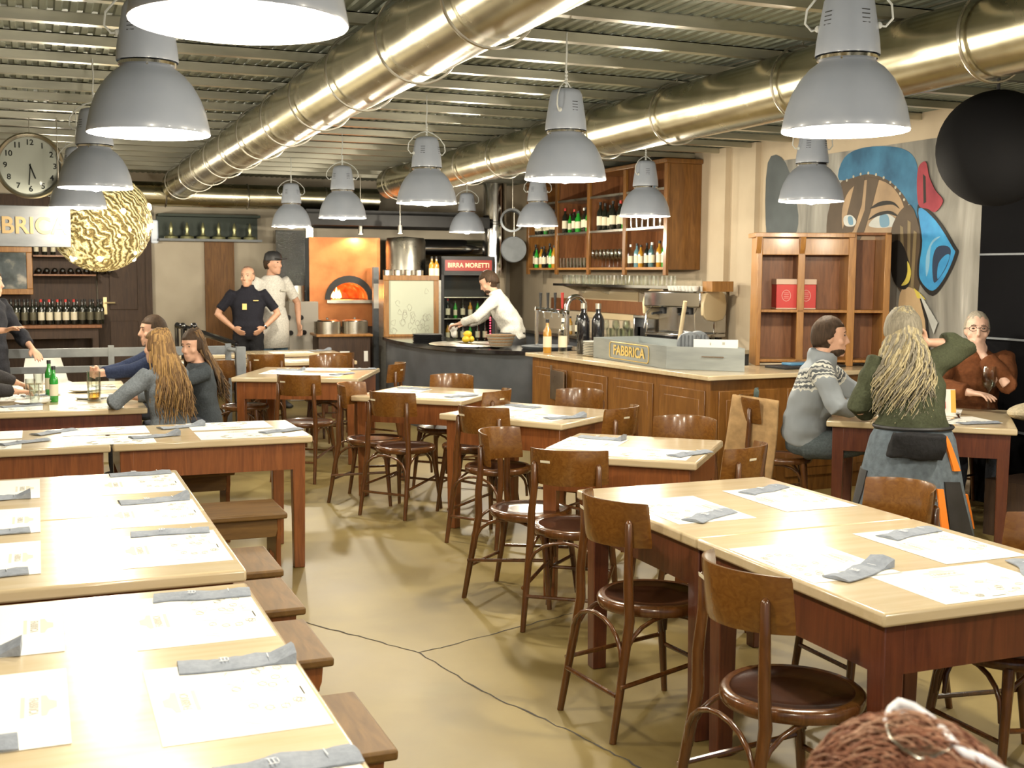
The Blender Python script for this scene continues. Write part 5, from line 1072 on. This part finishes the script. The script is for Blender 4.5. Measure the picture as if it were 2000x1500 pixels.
dkhair = hairm('hair_dark',(.03,.018,.01),(.06,.035,.02)); brhair = hairm('hair_brown',(.10,.055,.025),(.20,.12,.055)); gdhair = hairm('hair_golden',(.24,.14,.05),(.36,.22,.085)); whair = hairm('hair_blond_grey',(.33,.27,.15),(.52,.45,.28)); wh2 = hairm('hair_grey',(.18,.16,.12),(.28,.25,.19)); gyhair = hairm('hair_short_grey',(.25,.22,.17),(.38,.34,.28)); shv = hairm('hair_shaved',(.16,.10,.07),(.22,.14,.10))
jeans = cloth('dark_trousers',(.05,.055,.07))
V = Vector
# woman with long golden hair, seen from behind
h = H('person with long golden brown hair in a grey sweater seated with back to us', (.80,8.10,0), R(38), True, .955, lean=.12, female=True, turn=R(8)); 
h.arm(0,(-.20,.33,.83),(-1,-.2,-.5)).arm(1,(.05,.40,.82),(1,0,-.6)); h.body(W['skin'],.008).top(cloth('grey_sweater',(.15,.17,.19)),.97,name='sweater').pants(jeans)
hair_shell(h.Mh, brhair, h.t, th=.014, short=False); strands(h.Mh, brhair, h.t, .44, .065, 340, .016, m2=gdhair, seed=3, drift=(0,-.07), r0=.008)
# dark haired woman beside
h = H('person with long dark hair in a charcoal top seated beside the golden-haired one', (1.13,8.90,0), R(105), True, .92, lean=.10, female=True, turn=R(30), tilt=R(-8))
h.arm(0,(-.0,.28,1.10),(-.8,.3,-1),hd=(.1,.1,1),hn=(0,-1,0),curl=.7).arm(1,(.1,.38,.82),(1,0,-.5)); h.body(W['skin'],.008).top(cloth('charcoal_top',(.055,.065,.075)),.97,name='sweater').pants(jeans)
hair_shell(h.Mh, dkhair, h.t, th=.014, short=False); strands(h.Mh, dkhair, h.t, .40, .06, 200, .016, m2=brhair, seed=5, drift=(.04,-.12), r0=.011)
# man behind them
h = H('person with short dark hair and navy sweater, hands clasped on the group table', (1.02,9.75,0), R(97), True, .99, lean=.25)
tg = aty(222,728,9.3); h.arm(1,(.08,.60,.86),(1,-.2,-.4),hd=(-.8,.6,.1),hn=(-1,0,0),curl=.7).arm(0,(-.02,.60,.86),(-1,-.2,-.4),hd=(.8,.6,.1),hn=(1,0,0),curl=.7); h.body(W['skin'],.008).top(cloth('navy_sweater',(.025,.035,.075)),.9,name='sweater').pants(jeans); hair_shell(h.Mh, dkhair, h.t, th=.012)
# person at the left edge with hand on the table
q = aty(-95,760,8.9); h = H('person cut by the left edge resting a hand on the group table, dark sleeve', (q.x,8.95,0), R(-88), True, lean=.15)
h.arm(0,atz(34,748,.81),(-1,0,-.3),world=True,curl=.6).arm(1,(.2,.40,.82),(1,0,-.4)); h.body(W['skin'],.008).top(cloth('black_sweater',(.03,.028,.03)),.92,name='sweater').pants(jeans); hair_shell(h.Mh, brhair, h.t)
# standing person at the left edge
q = aty(-22,650,10.7); h = H('standing person at the left edge in black with a pale collar, holding out one hand', (q.x,10.7,0), R(-120), False, .97, turn=R(10))
h.arm(1,aty(12,645,10.3),(1,-.3,-1),world=True,hd=(.1,1,.3),curl=.3).arm(0,(-.2,.28,1.02),(-1,-.3,-.6)); h.body(W['skin'],.008).top(cloth('black_coat',(.022,.023,.03)),.85,hem=-.30,name='coat',off=.03,disp=.02).pants(jeans); hair_shell(h.Mh, dkhair, h.t, th=.02)
mb = MB(); mb.tube([h.N+V((0,0,-.05)), h.N+V((0,.005,.05))],[.075,.066],16); mb.build('pale_collar', cloth('pale_collar',(.35,.38,.4)), h.t)
# staff: black shirt man, hands on hips
q = aty(484,600,13.85); h = H('standing person in a black polo shirt with hands on hips and shaved head', (q.x,13.85,0), R(176), False, 1.0, turn=R(-25))
h.arm(0,(-.17,.07,1.00),(-1,-.25,.1),hd=(.7,.5,-.5),hn=(1,0,-.1),curl=.25).arm(1,(.17,.07,1.00),(1,-.25,.1),hd=(-.7,.5,-.5),hn=(-1,0,-.1),curl=.25)
h.body(W['skin2'],.008).top(cloth('black_polo',(.012,.012,.018)),.42,hem=-.05,collar=.05,name='polo_shirt',bulk=1.22,off=.014).pants(cloth('black_trousers',(.01,.01,.012))); hair_shell(h.Mh, shv, h.t, th=.003)
mb = MB(); mb.box(tuple(h.C+V((.05,.135,-.02))),(.05,.01,.07)); mb.box(tuple(h.C+V((-.08,.13,.05))),(.06,.008,.01)); mb.build('chest_badge', W['gold'], h.t); E,T = h.arms[0]; mb = MB(); mb.tube([T-(T-E).normalized()*.03,T-(T-E).normalized()*.01],.033,12); mb.build('wrist_watch', W['gloss'], h.t)
# man in white t-shirt with cap
q = aty(531,600,14.25); h = H('standing person in a white t-shirt, pale apron and black cap', (q.x,14.25,0), R(205), False, 1.10, turn=R(20))
h.arm(0,(-.27,.12,.93),(-1,-.4,0),hd=(0,.3,-1),hn=(1,0,0)).arm(1,(.24,.08,.92),(1,-.4,0),hd=(0,.2,-1),hn=(-1,0,0)); wt = cloth('white_tshirt',(.62,.60,.55))
h.body(W['skin2'],.009).top(wt,.40,hem=-.15,name='t_shirt').pants(cloth('blue_jeans',(.10,.17,.24))); hair_shell(h.Mh, dkhair, h.t, th=.006)
mb = MB(); mb.lathe([(.095,.03),(.098,.06),(.085,.105),(.05,.13),(.001,.137)], 24, cap=False, M=h.Mh.to_3x3(), c=h.Hc); mb.prism([(-.07,.06),(.07,.06),(.06,.14),(.02,.165),(-.02,.165),(-.06,.14)],.045,.055,T=lambda v: h.Mh @ v); mb.build('cap', W['black'], h.t, ang=180)
mb = MB(); mb.loft([h.P+V((0,.03,-.28)),h.P+V((0,.02,.0)),h.Wa],[(.185,.14),(.19,.14),(.155,.13)],n=20); mb.build('apron', wt, h.t, ang=180); mb = MB(); mb.box(tuple(h.C+V((-.06,.135,.03))),(.08,.01,.018)); mb.build('chest_print', W['inkd'], h.t)
# bartender
q = aty(1003,600,11.9); h = H('bartender in a white shirt and black apron bending over the counter', (q.x,11.9,0), R(62), False, 1.0, lean=.42, tilt=R(-30), dz=.0)
ws = cloth('white_shirt',(.72,.70,.64)); h.arm(0,(-.14,.58,1.10),(-1,0,-.5),hd=(.3,.8,-.2),curl=.6).arm(1,(.10,.56,1.08),(1,0,-.6),hd=(-.2,.8,-.1),curl=.6)
h.body(W['skin'],.008).top(ws,.88,hem=-.05,collar=.05,name='shirt',bulk=1.1,disp=.014).pants(cloth('black_trousers_bar',(.012,.012,.014))); hair_shell(h.Mh, dkhair, h.t, th=.012, sidey=.02)
mb = MB(); mb.loft([h.P+V((0,.02,-.45)),h.P+V((0,.01,-.05)),h.P+V((0,.01,.06))],[(.20,.16),(.195,.155),(.175,.14)],n=22); mb.build('apron', W['black'], h.t, ang=180)
mb = MB(); mb.sph(h.Mh @ V((0,.045,-.085)),(.052,.052,.04),14); mb.build('beard', dkhair, h.t)
p = Matrix.Rotation(R(62),3,'Z') @ V((.0,.67,1.05)); t = empty('white_cloth', (q.x+p.x,11.9+p.y,p.z), 0, 'white cloth held in the hands of the bartender', 'cloth'); mb = MB(); mb.sph((0,0,0),(.05,.045,.055),16); mb.sph((.01,-.01,-.06),(.035,.03,.05),14); remeshed(mb,'fabric',ws,.008,t,2,disp=.01)
# man in patterned sweater
sw = bpy.data.materials.new('patterned_sweater'); sw.use_nodes = True; tt, b = nt(sw); b.inputs['Roughness'].default_value = .9
h = H('bearded person in a grey patterned sweater seated side-on at the right table', (4.60,6.29,0), R(-128), True, 1.05, lean=.16, turn=R(8))
vd = tt.nodes.new('ShaderNodeVectorMath'); vd.operation = 'DISTANCE'; tc = tt.nodes.new('ShaderNodeTexCoord'); tt.links.new(tc.outputs['Object'], vd.inputs[0]); vd.inputs[1].default_value = h.N+V((0,0,.12))
wv = tt.nodes.new('ShaderNodeTexVoronoi'); wv.inputs['Scale'].default_value = 42; tt.links.new(tc.outputs['Object'], wv.inputs['Vector'])
ad = tt.nodes.new('ShaderNodeMath'); ad.operation = 'MULTIPLY_ADD'; tt.links.new(wv.outputs['Distance'], ad.inputs[0]); ad.inputs[1].default_value = .022; tt.links.new(vd.outputs['Value'], ad.inputs[2])
sc_ = tt.nodes.new('ShaderNodeMath'); sc_.operation = 'MULTIPLY'; sc_.inputs[1].default_value = 2.0; tt.links.new(ad.outputs[0], sc_.inputs[0])
g0, dk_, wh_ = (.27,.30,.33), (.08,.09,.10), (.62,.62,.56)
o_ = ramp(tt, sc_.outputs[0], [(.0,g0),(.46,(.42,.43,.42)),(.50,dk_),(.53,wh_),(.56,dk_),(.585,(.4,.4,.38)),(.61,dk_),(.64,wh_),(.66,dk_),(.69,(.45,.45,.42)),(.71,wh_),(.725,g0),(1,g0)])
rn = [n for n in tt.nodes if n.type == 'VALTORGB'][0]; rn.color_ramp.interpolation = 'CONSTANT'; tt.links.new(o_, b.inputs['Base Color'])
h.arm(1,aty(1650,795,6.0)+V((.10,-.02,0)),(1,0,-.5),world=True,hd=(-.4,1,0),curl=.5).arm(0,(-.12,.46,.83),(-1,0,-.5),curl=.5); h.arms = h.arms
h.body(W['skin']).top(sw,.97,hem=-.03,collar=.06,name='sweater',bulk=1.15,off=.024,disp=.014).pants(cloth('grey_trousers',(.09,.11,.12))); hair_shell(h.Mh, dkhair, h.t, th=.010)
mb = MB(); mb.sph(h.Mh @ V((0,.036,-.088)),(.056,.056,.036),16); mb.build('beard', dkhair, h.t, ang=180)
# standing blond woman seen from behind
h = H('standing person with long blond hair, olive sweater, grey and orange jacket tied at the waist', (4.33,4.98,0), R(-22), False, .95, lean=.40, dz=-.14, female=True, side=.02, tilt=R(-12)); ol = cloth('olive_sweater',(.055,.062,.035))
h.K = [V((-.10,.14,.45)), V((.10,.14,.45))]; h.A = [V((-.11,-.06,.09)), V((.11,-.06,.09))]
h.arm(1,h.Mh @ V((.135,.00,-.07)),(1,-.15,-.8),hd=(-.75,.2,.5),hn=(-.3,-.6,0),curl=.5).arm(0,(-.10,.30,.98),(-.4,-.2,-1)); h.body(W['skin']).top(ol,.80,hem=-.02,name='sweater',bulk=1.25,off=.034,disp=.014).pants(jeans)
hair_shell(h.Mh, wh2, h.t, th=.022, puff=1.1, short=False); strands(h.Mh, whair, h.t, .42, .08, 560, .030, m2=wh2, seed=9, drift=(-.05,-.15), r0=.0095, nm='long_wavy_hair')
jk = cloth('blue_grey_jacket',(.13,.16,.19),14,.5); mb = MB(); n = 40; vs = []
rows = [(.09,.20,.155),(.02,.235,.19),(-.10,.26,.21),(-.25,.285,.23),(-.42,.32,.25),(-.56,.35,.26)]
for th2 in (0,.014):
    for dz_, a, b_ in rows:
        for k in range(n): t_ = 2*PI*k/n; f = 1+.06*math.sin(t_*7+dz_*5)*(.1-dz_)*1.6; vs.append((h.P.x+(a-th2)*f*math.cos(t_), h.P.y-.01+(b_-th2)*f*math.sin(t_), h.P.z+dz_+.03*math.sin(t_*3)*(.1-dz_)))
m_ = len(rows); mb.add(vs, [(s_*m_*n+i*n+k, s_*m_*n+i*n+(k+1)%n, s_*m_*n+(i+1)*n+(k+1)%n, s_*m_*n+(i+1)*n+k) for s_ in (0,1) for i in range(m_-1) for k in range(n)]+[(i*n+k,i*n+(k+1)%n,m_*n+i*n+(k+1)%n,m_*n+i*n+k) for i in (0,m_-1) for k in range(n)])
mb.build('tied_jacket', jk, h.t, ang=180)
def patch(ts, nm, m, d=.012):
    """closed strip on the jacket: list of (angle deg, dz)"""
    def P(t_, dz_, o):
        t_ = R(t_); i = 0
        while i < m_-2 and dz_ < rows[i+1][0]: i += 1
        a0, a1 = rows[i], rows[i+1]; f = min(1,max(0,(a0[0]-dz_)/(a0[0]-a1[0]))); a = a0[1]+(a1[1]-a0[1])*f; b_ = a0[2]+(a1[2]-a0[2])*f; f2 = 1+.06*math.sin(t_*7+dz_*5)*(.1-dz_)*1.6
        return V((h.P.x+(a+o)*f2*math.cos(t_), h.P.y-.01+(b_+o)*f2*math.sin(t_), h.P.z+dz_+.03*math.sin(t_*3)*(.1-dz_)))
    mb = MB(); L, Rr = ts; n2 = 8; vs = []
    for o in (-.004, d):
        for i in range(n2+1):
            f = i/n2; z = L[1]+(L[3]-L[1])*f; ta = L[0]+(L[2]-L[0])*f; tb = Rr[0]+(Rr[1]-Rr[0])*f
            for q2 in range(4): vs.append(P(ta+(tb-ta)*q2/3, z, o))
    K = (n2+1)*4; fs = []
    for i in range(n2):
        for q2 in range(3): a = i*4+q2; fs += [(a,a+1,a+5,a+4),(K+a,K+a+4,K+a+5,K+a+1)]
        fs += [(i*4,i*4+4,K+i*4+4,K+i*4),(i*4+3,K+i*4+3,K+i*4+7,i*4+7)]
    fs += [(0,K,K+1,1),(1,K+1,K+2,2),(2,K+2,K+3,3)]; mb.add(vs, fs); return mb.build(nm, m, h.t, ang=60)
patch(((-62,.05,-50,-.14),(-54,-38)),'orange_panel',W['orange']); patch(((-78,-.24,-75,-.56),(-70,-68)),'orange_panel',W['orange']); patch(((-150,-.22,-166,-.56),(-144,-150)),'orange_panel',W['orange']); patch(((-22,-.28,-12,-.48),(-16,-6)),'orange_panel',W['orange'])
patch(((-66,-.20,-67,-.57),(-40,-24)),'black_panel',W['black'],.008); patch(((-196,-.16,-200,-.57),(-168,-170)),'black_panel',W['black'],.008)
mb = MB(); mb.box((h.P.x-.055,h.P.y-.245,h.P.z+.005),(.30,.07,.15),(R(6),R(4),0)); remeshed(mb,'waist_pouch',cloth('black_nylon',(.018,.018,.02),25),.012,h.t,6,disp=.015)
mb = MB(); mb.tube([(h.P.x+.215*math.cos(a),h.P.y-.01+.175*math.sin(a),h.P.z+.085) for a in [2*PI*k/24 for k in range(24)]],.011,6,closed=True); mb.build('pouch_strap', W['black'], h.t)
# man resting chin on hand
h = H('person with short grey hair and glasses in a rust brown jacket resting chin on hand', (6.08,6.40,0), R(143), True, 1.04, lean=.12, tilt=R(2), dz=.03); 
h.arm(0,h.Mh @ V((-.035,.085,-.165)),(-.5,1,-1),hd=(.35,-.1,.9),hn=(.5,-.7,.1),curl=.55).arm(1,(.05,.42,.84),(1,.1,-.5)); h.body(skinm('skin_pale',(.66,.42,.32))).top(cloth('rust_jacket',(.13,.045,.016),20),.93,hem=-.1,name='jacket',off=.03,disp=.014).pants(jeans); hair_shell(h.Mh, gyhair, h.t, th=.008)
for nm in ('eyeglasses',):
    mb = MB()
    for sg in (-1,1):
        mb.tube([h.Mh @ V((sg*(.034+.024*math.cos(a)), .100-.01*abs(math.cos(a)), .008+.017*math.sin(a))) for a in [2*PI*k/14 for k in range(14)]], .0018, 5, closed=True); mb.tube([h.Mh @ V((sg*.058,.094,.012)), h.Mh @ V((sg*.078,.05,.012)), h.Mh @ V((sg*.082,-.01,.008))], .0016, 5)
    mb.tube([h.Mh @ V((-.01,.100,.012)), h.Mh @ V((0,.106,.014)), h.Mh @ V((.01,.100,.012))], .0018, 5); mb.build(nm, W['gloss'], h.t)
# foreground head with sunglasses
q = aty(1868,1700,.98); h = H('person in front of the camera, only auburn hair with white sunglasses on top visible', (q.x,.98,0), R(30), True, 1.0, lean=.05, female=True, dz=-.02, tilt=R(-8))
dz_ = q.z-h.Hc.z; h.t.location.z = 0
for nm in ('P','Wa','C','N','Hc'): getattr(h,nm).z += dz_
for p_ in h.S+h.K: p_.z += dz_
h.Mh.translation.z += dz_
h.arm(0,(-.2,.3,.45),(-1,0,-.5)).arm(1,(.2,.3,.45),(1,0,-.5)); rh = hairm('hair_auburn',(.16,.06,.035),(.36,.17,.10)); rh2 = hairm('hair_auburn_light',(.32,.17,.10),(.46,.28,.19))
h.body(W['skin']).top(cloth('dark_knit',(.05,.03,.035)),.95,name='sweater').pants(jeans); hair_shell(h.Mh, rh, h.t, th=.022, puff=1.08, short=False)
RX = Matrix.Rotation(R(-78),3,'X'); rnd = random.Random(21); mb = MB()
for k in range(1700):
    a = rnd.uniform(-1.15*PI,.15*PI); b_ = rnd.uniform(.3,2.3); off = rnd.uniform(.0,.016)
    pts = []
    for i in range(7):
        bb_ = b_+i*.11; aa = a+.10*math.sin(i*.8+k)*.6+i*.012; rr_ = .024+off+.006*math.sin(i+k)
        d_ = RX @ V((math.sin(bb_)*math.cos(aa), math.sin(bb_)*math.sin(aa), math.cos(bb_))); pts.append(h.Mh @ V(((.079+rr_)*d_.x, (.098+rr_)*d_.y-.010, (.116+rr_)*d_.z+.004)))
    mb.tube(pts, [.0007,.0012,.0014,.0014,.0013,.001,.0004], 4, mi=1 if rnd.random() < .3 else 0)
mb.build('hair_strands', [rh, rh2], h.t, ang=180)
sg_ = empty('sunglasses', (0,0,0), 0, 'white framed sunglasses pushed up on the auburn hair in the foreground', 'sunglasses')
def sgp(u, v):
    d = ray(u, v); o = V((0,0,CH)); c = h.t.matrix_basis @ h.Hc; r_ = .158   # on the hair surface
    oc = o-c; B = d.dot(oc); A_ = d.dot(d); D = B*B-A_*(oc.dot(oc)-r_*r_); tt_ = (-B-math.sqrt(D))/A_ if D > 0 else -B/A_
    return o+d*tt_
up_ = [sgp(*p) for p in ((1728,1408),(1738,1385),(1756,1371),(1785,1380),(1820,1403),(1845,1428),(1862,1452),(1885,1470),(1915,1482),(1950,1500),(1990,1520))]
mb = MB(); mb.tube(up_, [.0022,.004,.0052,.005,.0045,.0045,.005,.006,.0055,.005,.004], 8); mb.build('brow_frame', mat('white_frame',(.9,.9,.95),.25,coat=.5), sg_, ang=180)
mb = MB(); mb.tube([sgp(*p) for p in ((1738,1390),(1731,1420),(1740,1442),(1765,1465),(1795,1482),(1825,1478),(1850,1465),(1862,1455))], .0013, 6); mb.build('lens_rim', W['steel'], sg_, ang=180)
mb = MB(); ln = [sgp(*p) for p in ((1740,1388),(1756,1375),(1785,1383),(1820,1406),(1845,1431),(1858,1452),(1840,1468),(1825,1476),(1795,1480),(1765,1463),(1740,1440),(1733,1418))]; cc = sum(ln, V())/len(ln)
nn_ = (V((0,0,CH))-cc).normalized()*.002; k_ = len(ln); mb.add(ln+[p+nn_ for p in ln], [tuple(range(k_))[::-1], tuple(range(k_,2*k_))]+[(i,(i+1)%k_,k_+(i+1)%k_,k_+i) for i in range(k_)]); mb.build('lens', glass('lens_glass',(.8,.75,.72),.3), sg_)
# coats on the chair of the sweater man
cx, cyy = 4.35, 6.60; a = R(-32)
def coat(name, lab, m, w_, z0, z1, off, fold, seed, yo):
    t = empty(name, (cx,cyy,0), a, lab, 'coat'); mb = MB(); n1, n2 = 16, 12; vs = []
    for s_ in (0,1):
        for j in range(n2+1):
            z = z1+(z0-z1)*j/n2
            for i in range(n1+1):
                u = -1+2*i/n1; wrap = max(0,-u-.1) if seed == 1 else 0; x = -.055-off-(.012 if s_ else 0)-.034*math.sin(u*fold+seed+j*.15)*(.2+j/n2)-.05*(j/n2)+wrap*.30; y = yo+w_*u*(.72+.30*j/n2)*(1 if not wrap else .9)+.01*math.sin(j+seed); vs.append((x, y, z-.02*u*u))
    K = (n1+1)*(n2+1); fs = [(s_*K+j*(n1+1)+i, s_*K+j*(n1+1)+i+1, s_*K+(j+1)*(n1+1)+i+1, s_*K+(j+1)*(n1+1)+i) for s_ in (0,1) for j in range(n2) for i in range(n1)]
    for j in range(n2):
        for i in (0,n1): b0 = j*(n1+1)+i; fs.append((b0, b0+n1+1, K+b0+n1+1, K+b0))
    for i in range(n1):
        for j in (0,n2): b0 = j*(n1+1)+i; fs.append((b0, b0+1, K+b0+1, K+b0))
    mb.add(vs, fs); mb.build('draped_cloth', m, t, ang=180)
coat('tan_coat','tan coat with dark lining hung over the chair of the sweater-wearing man',cloth('tan_cloth',(.42,.27,.13),10),.20,.20,.86,.02,9,1,-.05)
coat('plaid_jacket','dark green plaid jacket hung behind the tan coat',cloth('plaid_cloth',(.05,.07,.065),9),.16,.45,.89,-.13,6,3,.16)
# ---------------------------------------------------------------- light and view
wd = bpy.data.worlds.new('room_ambient'); SC.world = wd; wd.use_nodes = True; bg = wd.node_tree.nodes['Background']; bg.inputs[0].default_value = (.88,.92,1.0,1); bg.inputs[1].default_value = .42
SC.view_settings.view_transform = 'Standard'; SC.view_settings.look = 'None'; SC.view_settings.gamma = 1; SC.view_settings.exposure = .0; SC.view_settings.use_curve_mapping = False
SC.cycles.use_denoising = True; SC.cycles.max_bounces = 7; SC.cycles.diffuse_bounces = 4; SC.cycles.glossy_bounces = 4; SC.cycles.transparent_max_bounces = 16; SC.cycles.transmission_bounces = 4; SC.cycles.sample_clamp_indirect = 4; SC.cycles.caustics_reflective = False; SC.cycles.caustics_refractive = False
